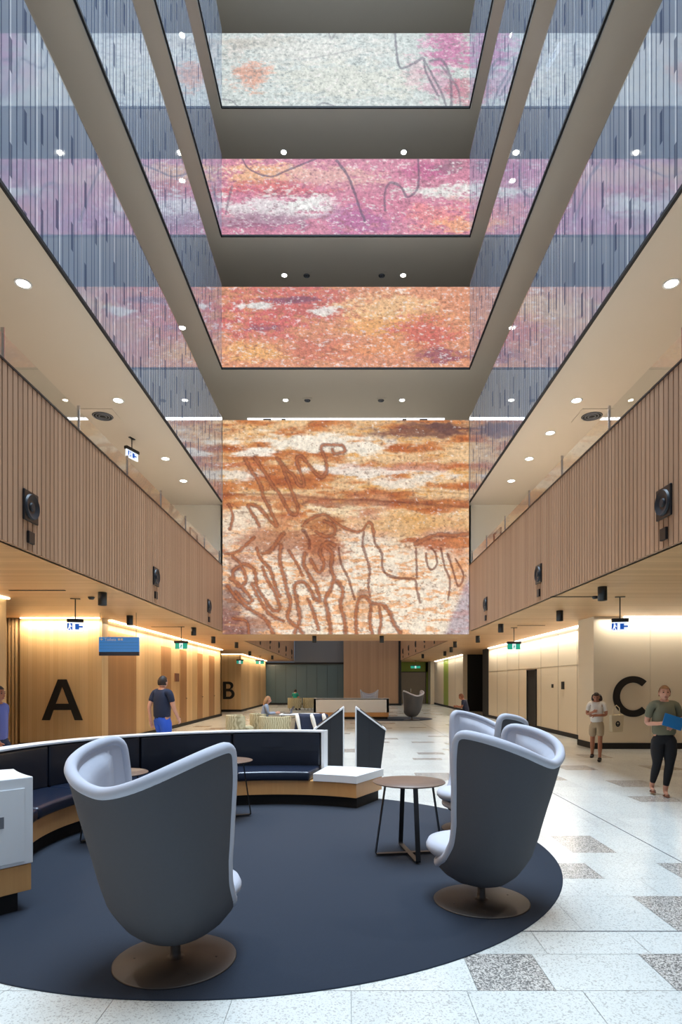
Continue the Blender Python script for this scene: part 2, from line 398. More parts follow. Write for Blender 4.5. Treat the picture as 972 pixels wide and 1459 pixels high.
# ground storey walls, left (oak)
def wall(name, mat, *b): return sbox(name, M[mat], *b)
wall('wall_left', 'oak', (-6.6, -6.3, 15.7, 30, 0, ZC), (-12, -6.3, 29.8, 30, 0, ZC))
wall('wall_left_lettered', 'oak', (-8.35, -6.26, 15.3, 15.7, 0, ZC))
wall('wall_left_near', 'oak', (-7, -6.68, -1, 11.75, 0, ZC))
wall('wall_left_far', 'oak', (-12, -6.1, 34.4, 34.7, 0, ZC), (-6.4, -6.1, 34.7, 45, 0, ZC))
wall('wall_left_outer', 'oak', (-12.2, -12, -1, 48, 0, ZC))
bm = bmesh.new()
for k in range(9): box(bm, -9.2+k*.09, -9.15+k*.09, 15.32, 15.45, 0, ZC)
box(bm, -12, -8.35, 15.5, 15.7, 0, ZC, 1)
struct('wall_left_slats', bm, [M['oak'], M['blackmatte']])
# right (cream panels)
wall('wall_right', 'cream', (6.75, 7.0, 16.0, 28.7, 0, ZC), (6.75, 7.0, 35.0, 40.1, 0, ZC), (6.75, 7.0, 42.1, 46.5, 0, ZC))
wall('wall_right_green', 'green', (6.76, 7.0, 40.1, 42.1, 0, ZC))
wall('wall_right_lettered', 'cream', (6.16, 7.575, 15.0, 16.0, 0, ZC), (7.583, 12, 15.0, 16.0, 0, ZC))
wall('wall_right_recess', 'blackmatte', (7.0, 9.5, 28.5, 28.7, 0, ZC), (7.0, 9.5, 35.0, 35.2, 0, ZC), (9.4, 9.6, 28.7, 35, 0, ZC), (6.74, 7.0, 28.66, 29.9, 0, ZC))
wall('wall_right_outer', 'cream', (12, 12.2, -1, 15.0, 0, ZC))
# panel joints on the right wall
bm = bmesh.new()
for y in (17.6, 19.2, 20.9, 23.6, 25.3, 27.0, 37.5): box(bm, 6.744, 6.752, y, y+.012, .12, ZC-.1)
box(bm, 6.744, 6.752, 16, 28.6, 2.18, 2.188)
struct('trim_4', bm, M['door_grey'])
# far end
wall('wall_back', 'teal', (-6.4, -.27, 45.3, 45.6, 0, 3.05))
bm = bmesh.new()
for k in range(8): box(bm, -6.2+k*.78, -6.188+k*.78, 45.28, 45.3, .1, 3.0)
struct('trim_5', bm, M['blackmatte'])
sbox('trim_6', M['blackmatte'], (-6.4, -.27, 45.2, 45.6, 3.05, 3.2))
wall('wall_back_upper', 'grey_panel', (-4.0, -.27, 45.3, 45.6, 3.2, 9.05))
wall('wall_back_wood', 'walnut', (-.27, 3.75, 44.0, 44.3, 0, 9.05)); wall('wall_back_side', 'walnut', (-.27, .0, 44.3, 45.6, 0, 9.05))
sbox('trim_7', M['blackmatte'], (3.75, 3.95, 43.9, 44.3, 0, 9.0))
wall('wall_back_right', 'green', (3.95, 4.15, 48, 48.2, 0, ZC), (6.25, 6.75, 48, 48.2, 0, ZC), (3.95, 6.75, 48, 48.2, 2.5, ZC))
wall('wall_right_end', 'cream', (6.45, 6.75, 46.5, 48.1, 0, ZC))
bm = bmesh.new(); box(bm, 4.15, 6.25, 47.94, 48.05, 0, 2.5); d = struct('door_1', bm, M['door_grey'])
bm = bmesh.new(); box(bm, 4.1, 4.15, 47.9, 48.05, 0, 2.55); box(bm, 6.25, 6.3, 47.9, 48.05, 0, 2.55); box(bm, 4.1, 6.3, 47.9, 48.05, 2.5, 2.55); obj('door_frame', bm, M['blackmatte'], d)
bm = bmesh.new(); box(bm, 5.05, 5.09, 47.88, 47.94, .9, 1.2); obj('door_handle', bm, M['chrome'], d)
# doors in the side walls
bm = bmesh.new(); box(bm, 6.73, 6.76, 21.4, 22.4, 0, 2.1); d = struct('door_2', bm, M['blackmatte'])
bm = bmesh.new(); box(bm, 6.70, 6.76, 21.36, 21.4, 0, 2.14); box(bm, 6.70, 6.76, 22.4, 22.44, 0, 2.14); box(bm, 6.70, 6.76, 21.36, 22.44, 2.1, 2.14); obj('door_frame', bm, M['black'], d)
for n, (a, b) in enumerate(((15.75, 17.9), (20.3, 21.4), (22.6, 23.5), (25.2, 26.1), (27.3, 28.4))):
    bm = bmesh.new(); box(bm, -6.31, -6.292, a, b, .12, ZC-.28 if n == 0 else 2.9); d = struct('door_%d' % (n+3), bm, M['oak_dark'])
    if n: bm = bmesh.new(); cyl(bm, (-6.29, b-.12, 1.05), (-6.24, b-.12, 1.05), .012, n=8); box(bm, -6.25, -6.235, b-.25, b-.1, 1.04, 1.06); obj('door_handle', bm, M['black'], d)
# baseboards
sbox('baseboard_left', M['blackmatte'], (-6.3, -6.27, 17.9, 30, 0, .12), (-6.1, -6.07, 34.4, 45, 0, .12), (-8.35, -6.25, 15.27, 15.3, 0, .12), (-12, -6.1, 34.37, 34.4, 0, .12), (-6.68, -6.65, -1, 11.75, 0, .12))
sbox('baseboard_right', M['blackmatte'], (6.72, 6.75, 16, 21.36, 0, .13), (6.72, 6.75, 22.44, 28.66, 0, .13), (6.72, 6.75, 35, 46.5, 0, .13), (6.16, 12, 14.97, 15.0, 0, .15), (6.13, 6.16, 14.97, 16.0, 0, .15))
sbox('baseboard_back', M['blackmatte'], (-6.3, -.27, 45.27, 45.3, 0, .14), (-.27, 3.75, 43.97, 44, 0, .14))
# light slots at the wall tops
def cove(label, mat, *bs):
    bm = bmesh.new()
    for b in bs: box(bm, *b)
    return tag(obj('cove_light', bm, mat), label, 'light strip')
cove('warm cove light strip along the top of the long left oak wall', M['strip_w'], (-6.29, -6.2, 15.8, 29.9, ZC-.03, ZC))
cove('warm cove light strip above the big letter A', M['strip_w'], (-8.3, -6.3, 15.2, 15.29, ZC-.03, ZC))
cove('warm cove light strip at the top of the near left wall end', M['strip_w'], (-6.67, -6.58, 0, 11.7, ZC-.03, ZC))
cove('warm cove light strip above the oak wall lettered B', M['strip_w'], (-7.3, -6.1, 34.3, 34.39, ZC-.03, ZC), (-6.09, -6.0, 34.4, 44.9, ZC-.03, ZC))
cove('white cove light strip along the long cream right wall', M['strip_c'], (6.66, 6.74, 16.05, 28.5, ZC-.03, ZC))
cove('white cove light strip above the big letter C', M['strip_c'], (6.9, 12, 14.9, 14.99, ZC-.03, ZC))
cove('white cove light strip on the right wall beyond the dark opening', M['strip_c'], (6.66, 6.74, 35.1, 46, ZC-.03, ZC))

# ------------------------------------------------------------------ art screens
def vnoise(h, wd, fy, fx, octs=4, seed=0, gain=.55):
    r = np.random.default_rng(seed); out = np.zeros((h, wd)); a = 1; tot = 0
    for o in range(octs):
        gy, gx = max(2, int(fy*2**o)+2), max(2, int(fx*2**o)+2); g = r.random((gy, gx))
        yy = np.linspace(0, gy-1.001, h); xx = np.linspace(0, gx-1.001, wd)
        y0 = yy.astype(int); x0 = xx.astype(int); ty = (yy-y0)[:, None]; tx = (xx-x0)[None]
        ty = ty*ty*(3-2*ty); tx = tx*tx*(3-2*tx)
        g00 = g[y0][:, x0]; g01 = g[y0][:, x0+1]; g10 = g[y0+1][:, x0]; g11 = g[y0+1][:, x0+1]
        out += a*((g00*(1-tx)+g01*tx)*(1-ty)+(g10*(1-tx)+g11*tx)*ty); tot += a; a *= gain
    return out/tot
def smooth(e0, e1, x): t = np.clip((x-e0)/(e1-e0), 0, 1); return t*t*(3-2*t)
def lin(c): c = np.array(c, float)/255; return np.where(c <= .04045, c/12.92, ((c+.055)/1.055)**2.4)
def catmull(P, k=6):
    P = [P[0]]+list(P)+[P[-1]]; out = []
    for i in range(1, len(P)-2):
        p0, p1, p2, p3 = [np.array(p, float) for p in P[i-1:i+3]]
        for t in np.linspace(0, 1, k, endpoint=False):
            out.append(.5*((2*p1)+(-p0+p2)*t+(2*p0-5*p1+4*p2-p3)*t*t+(-p0+3*p1-3*p2+p3)*t**3))
    out.append(np.array(P[-2], float)); return out
def stroke_mask(X, Y, lines, jit=None):
    m = np.zeros_like(X)
    for pts, wd, al in lines:
        c = catmull(pts)
        for a, b in zip(c, c[1:]):
            mx, Mx = min(a[0], b[0])-wd*2, max(a[0], b[0])+wd*2; my, My = min(a[1], b[1])-wd*2, max(a[1], b[1])+wd*2
            sel = np.where((X > mx) & (X < Mx) & (Y > my) & (Y < My))
            if not len(sel[0]): continue
            px, py = X[sel]-a[0], Y[sel]-a[1]; d = b-a; L = max(d@d, 1e-6)
            t = np.clip((px*d[0]+py*d[1])/L, 0, 1); dist = np.hypot(px-t*d[0], py-t*d[1])
            if jit is not None: dist = dist+jit[sel]*wd*1.5
            m[sel] = np.maximum(m[sel], al*(1-smooth(wd*.55, wd*1.1, dist)))
    return m
def screen_mat(name, estr):
    m, nt, b = new_mat(name)
    at = N(nt, 'ShaderNodeAttribute', attribute_name='art')
    g = N(nt, 'ShaderNodeNewGeometry'); nz = N(nt, 'ShaderNodeTexNoise'); nz.inputs['Scale'].default_value = 9; nz.inputs['Detail'].default_value = 6; nz.inputs['Roughness'].default_value = .75
    nt.links.new(g.outputs['Position'], nz.inputs['Vector'])
    k = mth(nt, 'ADD', mth(nt, 'MULTIPLY', nz.outputs[0], 2.6), -.28)
    cb = N(nt, 'ShaderNodeCombineXYZ'); [nt.links.new(k, cb.inputs[i]) for i in range(3)]
    c = mixc(nt, .75, at.outputs['Color'], cb.outputs[0], 'MULTIPLY')
    b.inputs['Base Color'].default_value = (.03, .03, .03, 1); b.inputs['Roughness'].default_value = .6; b.inputs['Specular IOR Level'].default_value = .1
    nt.links.new(c, b.inputs['Emission Color']); b.inputs['Emission Strength'].default_value = estr
    return m
def screen(label, x0, x1, z0, z1, W_, H_, art, estr):
    """emissive display; art(X, Y) in local image coordinates W_ x H_ (Y down) returns linear rgb"""
    nx = int((x1-x0)/.021); nz = int((z1-z0)/.021)
    X, Y = np.meshgrid(np.linspace(0, W_, nx), np.linspace(0, H_, nz))
    col = np.clip(art(X, Y), 0, 1)
    xs = x0+(x1-x0)*X/W_; zs = z1-(z1-z0)*Y/H_
    co = np.stack([xs, np.full_like(xs, YF-.062), zs], -1).reshape(-1, 3).astype(np.float32)
    idx = np.arange(nx*nz).reshape(nz, nx)
    q = np.stack([idx[:-1, :-1], idx[1:, :-1], idx[1:, 1:], idx[:-1, 1:]], -1).reshape(-1, 4)
    me = bpy.data.meshes.new('picture'); me.vertices.add(len(co)); me.vertices.foreach_set('co', co.ravel())
    me.loops.add(q.size); me.loops.foreach_set('vertex_index', q.ravel().astype(np.int32))
    me.polygons.add(len(q)); me.polygons.foreach_set('loop_start', np.arange(0, q.size, 4, dtype=np.int32)); me.update(calc_edges=True)
    ca = me.color_attributes.new('art', 'FLOAT_COLOR', 'POINT')
    ca.data.foreach_set('color', np.concatenate([col, np.ones(col.shape[:2]+(1,))], -1).reshape(-1).astype(np.float32))
    me.materials.append(screen_mat('screen_picture', estr))
    t = thing('art_screen', label, 'screen', (0, 0, 0))
    o = bpy.data.objects.new('picture', me); COL.objects.link(o); o.parent = t
    bm = bmesh.new(); box(bm, x0, x1, YF-.058, YF-.032, z0, z1); obj('housing', bm, M['black'], t)
    if z0 > 5: bm = bmesh.new(); box(bm, x0-.02, x1+.02, YF-.075, YF-.031, z0-.055, z0); obj('bottom_edge', bm, M['blackmatte'], t)
    return t
def layer(c, m, col): return c*(1-m[..., None])+lin(col)*m[..., None]
def blob(X, Y, cx, cy, rx, ry, nz): return 1-smooth(.45, 1.15, np.hypot((X-cx)/rx, (Y-cy)/ry)*.9+(nz-.5)*3.2)
def art_main(X, Y):
    h, wd = X.shape; X = X*918+22; Y = Y*790+28
    n1 = vnoise(h, wd, 22, 6, 5, 1); n2 = vnoise(h, wd, 60, 18, 4, 2, .7); n3 = vnoise(h, wd, 5, 4, 4, 3); n4 = vnoise(h, wd, 90, 70, 3, 4, .8)
    c = np.zeros(X.shape+(3,))+lin((214, 160, 94))
    c = layer(c, smooth(.30, .44, 1-n2)*.35, (232, 214, 184)); c = layer(c, smooth(.42, .62, n1), (192, 120, 64)); c = layer(c, smooth(.6, .78, n1), (168, 88, 40))
    low = smooth(330, 560, Y+(n3-.5)*240)
    c = layer(c, low*.85, (238, 226, 206)); c = layer(c, low*smooth(.48, .62, n2)*.75, (222, 150, 84))
    for cx, cy, rx, ry, col, s in ((400, 120, 260, 34, (236, 226, 208), .9), (140, 150, 90, 20, (236, 228, 214), .8), (560, 215, 260, 22, (232, 222, 210), .8), (90, 230, 90, 26, (226, 218, 204), .7),
        (700, 255, 120, 24, (228, 220, 206), .7), (770, 62, 190, 34, (110, 58, 48), .85), (860, 50, 90, 22, (80, 48, 52), .6), (100, 395, 90, 50, (232, 214, 190), .8), (450, 360, 160, 24, (236, 214, 176), .7),
        (760, 200, 220, 14, (184, 92, 44), .7), (90, 190, 90, 10, (176, 84, 40), .7), (620, 330, 330, 16, (150, 74, 40), .7), (300, 318, 180, 14, (170, 90, 46), .6), (700, 420, 230, 40, (206, 150, 80), .6),
        (240, 480, 180, 60, (160, 84, 40), .7), (390, 520, 80, 90, (168, 88, 40), .7), (400, 415, 80, 38, (170, 100, 50), .8), (850, 482, 110, 34, (172, 88, 40), .9), (100, 540, 80, 40, (176, 96, 44), .6), (60, 700, 70, 120, (120, 70, 60), .75), (110, 780, 110, 60, (130, 78, 72), .7),
        (220, 740, 120, 50, (178, 112, 60), .5), (905, 560, 40, 120, (206, 130, 74), .5), (520, 720, 60, 50, (200, 130, 60), .5)):
        c = layer(c, s*blob(X, Y, cx, cy, rx, ry, n1*.5+n2*.5), col)
    shade_tri = smooth(-12, 12, (X-860)*.86-(790-Y)*.36+(n2-.5)*20)*smooth(560, 640, Y); c = layer(c, shade_tri*.65, (150, 134, 156))  # diagonal shadow across the lower right corner, painted into the art
    c = layer(c, smooth(.64, .74, n4)*.55, (110, 68, 52)); c = layer(c, smooth(.70, .80, 1-n4)*.45, (246, 240, 232))
    S = []
    def s(w_, *p, a=.9): S.append((p, w_*1.3, a))
    s(7, (105,170),(130,215),(160,260),(175,310),(195,350),(215,395),(225,420),(200,400),(175,370),(150,345),(120,340),(125,360),(150,400),(160,420))
    s(7, (140,165),(175,215),(205,265),(235,300),(255,340),(280,375),(300,370),(300,340),(280,290),(265,250),(245,200),(225,170))
    s(7, (235,175),(260,210),(285,230),(305,265),(325,270),(320,240),(305,200),(300,165),(320,165),(345,195),(370,225),(395,238),(410,210),(405,170),(390,140),(395,122),(430,120),(470,122),(475,145),(440,150),(430,135))
    s(6, (320,420),(345,395),(400,375),(450,410),(500,435),(540,437),(560,410),(575,410),(585,440))
    s(4.5, (548,440),(545,490),(560,540),(570,580),(565,640),(572,680)); s(4.5, (585,430),(590,480),(615,520),(620,580),(660,608),(735,615),(745,650),(758,700))
    s(4, (742,500),(745,560),(745,610)); s(4, (455,500),(465,560),(490,610),(505,660),(515,690)); s(5, (320,430),(345,470),(345,500))
    s(8, (740,485),(780,465),(830,450),(880,452),(935,448), a=.9); s(3.5, (780,520),(785,560),(800,580),(820,560),(815,520),(800,500)); s(3.5, (860,520),(880,580),(900,640),(920,600),(890,540)); s(3.5, (835,500),(850,570),(870,620),(862,690))
    s(8, (450,620),(470,660),(462,710),(475,760),(482,815)); s(8, (440,610),(425,650),(405,690),(415,740),(425,815)); s(8, (400,490),(430,520),(425,570),(440,610)); s(7, (520,815),(520,740),(530,690),(555,680),(575,710),(570,770),(580,815))
    s(8, (580,705),(620,710),(645,740),(660,780),(685,812)); s(6, (607,720),(612,770),(605,815)); s(9, (530,665),(570,660), a=.6)
    s(8, (290,815),(310,760),(300,700),(290,640),(320,625),(345,650),(370,690),(385,690),(370,640),(345,600),(325,560),(330,520)); s(7, (380,800),(365,750),(350,710),(340,690))
    s(8, (240,490),(235,550),(250,600),(260,650),(275,700),(265,760),(300,790),(320,815)); s(7, (60,530),(90,560),(110,620),(80,640),(60,590),(100,560),(140,580),(150,640),(180,690),(210,730),(235,720),(215,660),(190,620),(170,570))
    s(7, (150,500),(165,540),(200,580),(215,630),(235,680)); s(7, (50,610),(90,640),(130,690),(110,700),(70,660)); s(7, (130,630),(160,690),(200,745),(250,770)); s(6, (270,510),(300,560),(320,600)); s(7, (350,540),(380,590),(400,560),(385,510),(410,480),(440,490))
    s(8, (40,640),(80,690),(130,730),(180,760),(210,815)); s(6, (60,760),(110,770),(120,815)); s(8, (170,520),(200,510),(230,470),(250,445)); s(6, (30,520),(80,512),(140,460)); s(6,(45,340),(60,380),(50,430)); s(7,(370,440),(400,455),(435,450),(440,420),(400,400))
    s(4, (25,305),(200,300),(400,318),(540,322),(700,332),(935,350), a=.55); s(3,(600,300),(760,290),(935,300),a=.35)
    sm = stroke_mask(X, Y, S, (n4-.5)); c = layer(c, sm*.85, (108, 50, 28)); c = layer(c, stroke_mask(X, Y, [(p, w_*.5, a) for p, w_, a in S if w_ > 6.6], n4-.5)*.7, (178, 104, 58))
    return c
def art_level(base, layers, strokes, scol, seed):
    def f(X, Y):
        h, wd = X.shape; n1 = vnoise(h, wd, 16, 14, 5, seed, .65); n2 = vnoise(h, wd, 40, 60, 3, seed+1, .8); n3 = vnoise(h, wd, 3, 4, 4, seed+2)
        X = X*972; Y = Y*250
        c = np.zeros(X.shape+(3,))+lin(base)
        for cx, cy, rx, ry, col, s_ in layers: c = layer(c, s_*blob(X, Y, cx, cy, rx, ry, n1*.6+n2*.4), col)
        c = layer(c, smooth(.62, .72, n2)*.55, tuple(int(v*.62) for v in base)); c = layer(c, smooth(.61, .73, 1-n2)*.55, (244, 238, 236))
        c = layer(c, stroke_mask(X, Y, strokes, n2-.5), scol); return c
    return f
screen('large rock-art screen filling the end of the atrium, lowest of four', XL+.02, XR-.02, 3.2, 10.03, 1, 1, art_main, 1.06)
PINK = (214, 120, 150); ORG = (226, 150, 84); WH = (226, 226, 220); MAU = (150, 108, 132)
screen('narrow red and orange rock-art screen directly above the large one', XL, XR, LV[1], 14.28, 1, 1, art_level((216, 148, 114), [(300,60,300,60,(196,96,98),.8),(150,120,160,60,(206,104,104),.8),(700,120,220,60,(232,172,108),.9),(650,60,180,40,(232,190,140),.8),(800,150,130,60,(200,92,92),.8),(450,190,300,40,(200,110,96),.7),(130,200,120,30,(232,176,110),.8),(850,210,120,24,(140,72,96),.8),(140,60,60,12,WH,.9),(400,75,60,12,WH,.8),(280,40,120,10,(110,76,104),.7),(160,130,100,10,(110,76,104),.6),(600,190,200,30,(230,160,104),.6)], [], MAU, 20), 1.0)
screen('narrow pink and white rock-art screen with a looping dark line, third up', XL, XR, LV[2]+.06, 18.36, 1, 1, art_level((208, 136, 158), [(150,60,170,50,(236,184,140),.9),(420,60,200,40,(222,176,166),.8),(200,100,260,30,(206,100,110),.8),(200,170,260,50,(222,222,222),.8),(350,150,110,30,(236,236,232),.9),(180,210,240,30,(150,90,124),.7),(600,150,160,40,(206,126,150),.8),(860,110,160,26,(226,228,222),.9),(860,190,120,60,(228,140,140),.8),(820,40,120,30,(190,96,140),.8),(520,210,140,50,(172,98,150),.7),(930,220,80,30,(232,170,120),.7),(900,30,60,26,(130,110,120),.6)],
    [(((80,0),(110,35),(190,58),(250,40),(330,12),(370,0)),3.5,.8),(((450,5),(490,50),(520,110),(540,160),(560,200)),6,.8),(((640,170),(640,110),(660,80),(700,90),(730,125),(770,90),(770,0)),5,.75),(((15,180),(30,120),(40,90)),5,.6)], (104,84,104), 30), 1.0)
screen('narrow pale cream rock-art screen, topmost of the four', XL, XR, LV[3]+.04, 22.37, 1, 1, art_level((206, 214, 210), [(300,60,340,50,(222,222,214),.8),(500,160,380,60,(216,218,206),.9),(110,140,70,50,(228,156,124),.75),(60,60,60,50,(200,190,180),.5),(150,30,120,20,(186,182,170),.5),(880,60,100,70,(200,110,160),.85),(860,170,80,60,(206,150,176),.7),(940,190,60,60,(196,110,130),.7),(760,130,50,50,(220,180,190),.6)],
    [(((680,0),(685,60),(700,118),(750,105),(790,85),(800,130),(840,200),(850,215)),5,.75),(((790,85),(830,150),(860,200),(880,250)),5,.7),(((820,95),(860,90),(890,130),(900,180),(900,250)),6,.7),(((860,110),(905,160),(930,200),(935,250)),5,.6),(((5,225),(40,232),(60,250)),3.5,.6),(((370,250),(400,238),(440,250)),3.5,.6),(((420,0),(430,20),(445,0)),4,.5),(((300,90),(420,75),(540,50)),2.5,.3)], (110,104,116), 40), .95)

# ------------------------------------------------------------------ glass balustrades
def balustrade(side, z0, z1, label):
    x = XL if side < 0 else XR
    t = thing('glass_balustrade', label, 'balustrade', (x, 0, z0), 0, 'patterned glass balustrades along the atrium')
    bm = bmesh.new(); box(bm, -.02, .02, -1, YF-.1, -.05, 0); obj('bottom_channel', bm, M['blackmatte'], t)
    y = YF-.1; n = 0; me = None
    while y > .5:
        bm = bmesh.new(); box(bm, -.008, .008, y-1.48, y-.006, 0, z1-z0); obj('glass_panel', bm, M['film'], t)
        y -= 1.48; n += 1
    bm = bmesh.new(); box(bm, -.011, .011, -.8, YF-.1, z1-z0, z1-z0+.018); obj('top_edge', bm, M['chrome'], t)
SN = {-1: 'left', 1: 'right'}; ON = ['first', 'second', 'third', 'fourth']
for s in (-1, 1):
    for i, (z, zt) in enumerate(((LV[0], 10.07), (LV[1], 14.3), (LV[2], 18.4), (LV[3], 22.4))):
        balustrade(s, z, zt, 'line-patterned blue glass balustrade on the %s side, %s above the batten balcony' % (SN[s], ON[i]))
for s in (-1, 1):
    x = XL-.05 if s < 0 else XR+.05
    t = thing('glass_balustrade', 'low clear glass balustrade on top of the %s wood batten balcony' % SN[s], 'balustrade', (x, 0, 5.425))
    y = YF-.2
    while y > 1:
        bm = bmesh.new(); box(bm, -.006, .006, y-1.98, y-.01, 0, .33); obj('glass_panel', bm, M['glass'], t)
        bm = bmesh.new(); box(bm, -.02, .02, y-.02, y, 0, .4); obj('post', bm, M['chrome'], t)
        y -= 1.99
    t = thing('handrail', 'short black handrail at the end of the %s batten balcony' % SN[s], 'handrail', (x-.25*s*-1, 0, 4.85))
    bm = bmesh.new(); box(bm, -.02, .02, 16.4, 17.2, 1.02, 1.06); obj('rail', bm, M['black'], t)
    for yy in (16.42, 17.18): bm = bmesh.new(); box(bm, -.02, .02, yy-.02, yy+.02, 0, 1.02); obj('post', bm, M['black'], t)
# wall between the near balconies and the top-line slot light in the ceiling behind the large screen
t = thing('slot_light', 'long bright slot light in the ceiling just above the large screen', 'light', (0, 22.9, LV[1]))
bm = bmesh.new(); box(bm, -3.8, 3.7, -.1, .35, -.03, -.001); obj('diffuser', bm, M['slot'], t)
for x0, x1 in ((-3.2, -2.9), (-2.5, -2.35), (2.1, 2.25), (2.75, 3.05)):
    bm = bmesh.new(); box(bm, x0, x1, -.12, .37, -.05, -.031); obj('bar', bm, M['grey_panel'], t)
area('slot_glow', (0, 22.9, LV[1]-.06), (0, 0, 0), 7.6, .6, 110, (.85, .93, 1))

# ------------------------------------------------------------------ recessed downlights
def spot(loc, power, ang=110, col=(1, .88, .72), r=.05):
    l = bpy.data.lights.new('downlight_glow', 'SPOT'); l.energy = power; l.spot_size = R(ang); l.spot_blend = .7; l.color = col; l.shadow_soft_size = r
    o = bpy.data.objects.new('downlight_glow', l); COL.objects.link(o); o.location = loc; return o
def recessed(label):
    t = thing('recessed_downlight', label, 'downlight', (0,0,0), 0, None)
    bm = bmesh.new(); lathe(bm, [(.085, -.002), (.115, -.012), (.12, 0), (.09, .01)], 24); obj('trim_ring', bm, M['white'], t)
    bm = bmesh.new(); lathe(bm, [(0, -.006), (.088, -.006), (.088, .01)], 24); obj('lens', bm, M['lens'], t); return t
rp = None
spots_list = []
for s in (-1, 1):
    for j, y in enumerate((4.6, 8.7, 12.3, 15.5, 17.2) if s < 0 else (4.6, 8.7, 12.3, 13.9, 15.5, 17.2)):
        spots_list.append((s*4.7, y, LV[0], 'round recessed downlight in the %s first-storey soffit, %s' % (SN[s], ['nearest the camera', 'second from the camera', 'beside the square diffuser', 'beyond the hanging sign', 'second from the screen', 'closest to the large screen'][j + (1 if s < 0 and j == 4 else 0)]), True))
    for i in (1, 2, 3):
        spots_list.append((s*4.68, 17.0, LV[i], 'small round downlight in the %s soffit of the %s glass storey' % (SN[s], ['', 'second', 'third', 'fourth'][i]), True))
for i, (z, yy, nm) in enumerate(((LV[1], 21.35, 'just above the large screen'), (LV[2], 20.95, 'above the orange screen'), (LV[3], 20.75, 'above the pink screen'))):
    for x, w_ in ((-2.2, 'left'), (1.95, 'right')): spots_list.append((x, yy, z, '%s starry downlight in the end soffit %s' % (w_, nm), True))
for (x, y, z, lab, lit) in spots_list:
    if rp is None: rp = recessed(lab); rp.location = (x, y, z)
    else: dup(rp, (x, y, z), 0, lab)
    spot((x, y, z-.05), *((380, 110, (1, .93, .84)) if z == LV[0] else ((90, 130) if abs(x) > 4 and y < 15 else (14,))))
# round air diffusers / speakers in ceilings
def diffuser(loc, label, sz):
    t = thing('ceiling_diffuser', label, 'air diffuser', loc)
    bm = bmesh.new(); box(bm, -sz, sz, -sz, sz, -.012, 0); obj('plate', bm, M['soffit'], t)
    bm = bmesh.new()
    for r in (.62, .44, .26): lathe(bm, [(sz*r, -.012), (sz*r, -.03), (sz*(r-.05), -.03), (sz*(r-.05), -.012)], 28)
    obj('rings', bm, M['grey_panel'], t)
    bm = bmesh.new(); lathe(bm, [(0, -.014), (sz*.66, -.014), (sz*.66, -.01)], 28); obj('throat', bm, M['blackmatte'], t)
diffuser((-5.3, 13.0, LV[0]), 'square ceiling plate with round diffuser in the left soffit', .33)
diffuser((5.3, 13.0, LV[0]), 'square ceiling plate with round diffuser in the right soffit', .33)
for z, yy, nm in ((LV[1], 21.35, 'above the large screen'), (LV[2], 20.95, 'above the orange screen')):
    for x, w_ in ((-1.42, 'left'), (1.2, 'right')): diffuser((x, yy, z), 'small round diffuser in the end soffit %s, %s one' % (nm, w_), .17)

# pendant cylinder downlights under the oak ceiling
def pendant(label):
    t = thing('cylinder_downlight', label, 'ceiling light')
    bm = bmesh.new(); lathe(bm, [(0, 0), (.03, 0), (.075, -.001), (.078, -.01), (.078, -.24), (.066, -.24), (.064, -.20), (0, -.20)], 28); obj('body', bm, M['black'], t)
    bm = bmesh.new(); lathe(bm, [(0, -.205), (.06, -.205), (.06, -.2)], 20); obj('lens', bm, M['lens'], t); return t
pend = [(146,844,'nearest on the left, above the hanging blue sign'),(185,877,'left side, just right of the blue sign'),(276,894,'left side, second along the balcony edge'),(304,907,'left side, close to the large screen'),(337,915,'left side, beyond the large screen'),(356,928,'left side, in the far ceiling'),
        (388,934,'far left near the teal wall'),(448,906,'left one under the large screen'),(544,906,'right one under the large screen'),
        (858.6,836,'nearest on the right beside the blue lit sign'),(797.8,870,'right side, second from the camera'),(713.8,889,'right side, third from the camera'),(681,906,'right side, fourth from the camera'),(648.5,914,'right side, beyond the large screen'),(643,922,'right side, before the dark opening'),(634,928,'right side, above the far cream wall'),(602.5,932,'far right, over the green door')]
pp = None
for u, v, lb in pend:
    y = FPX*(ZC-EYE)/(VV-v); x = (u-VU)*y/FPX; lb = 'black cylinder downlight under the oak ceiling, '+lb
    if pp is None: pp = pendant(lb); pp.location = (x, y, ZC)
    else: dup(pp, (x, y, ZC), 0, lb)
    spot((x, y, ZC-.25), 38, 100, (1, .82, .58))
for (x, y) in ((-5.3, 4), (5.3, 4), (5.3, 8), (-5.5, 26), (-5.2, 33), (5.3, 12.5), (5, 30), (5, 37), (-5, 38), (0, 21.5)): spot((x, y, ZC-.02), 45, 120, (1, .85, .64))

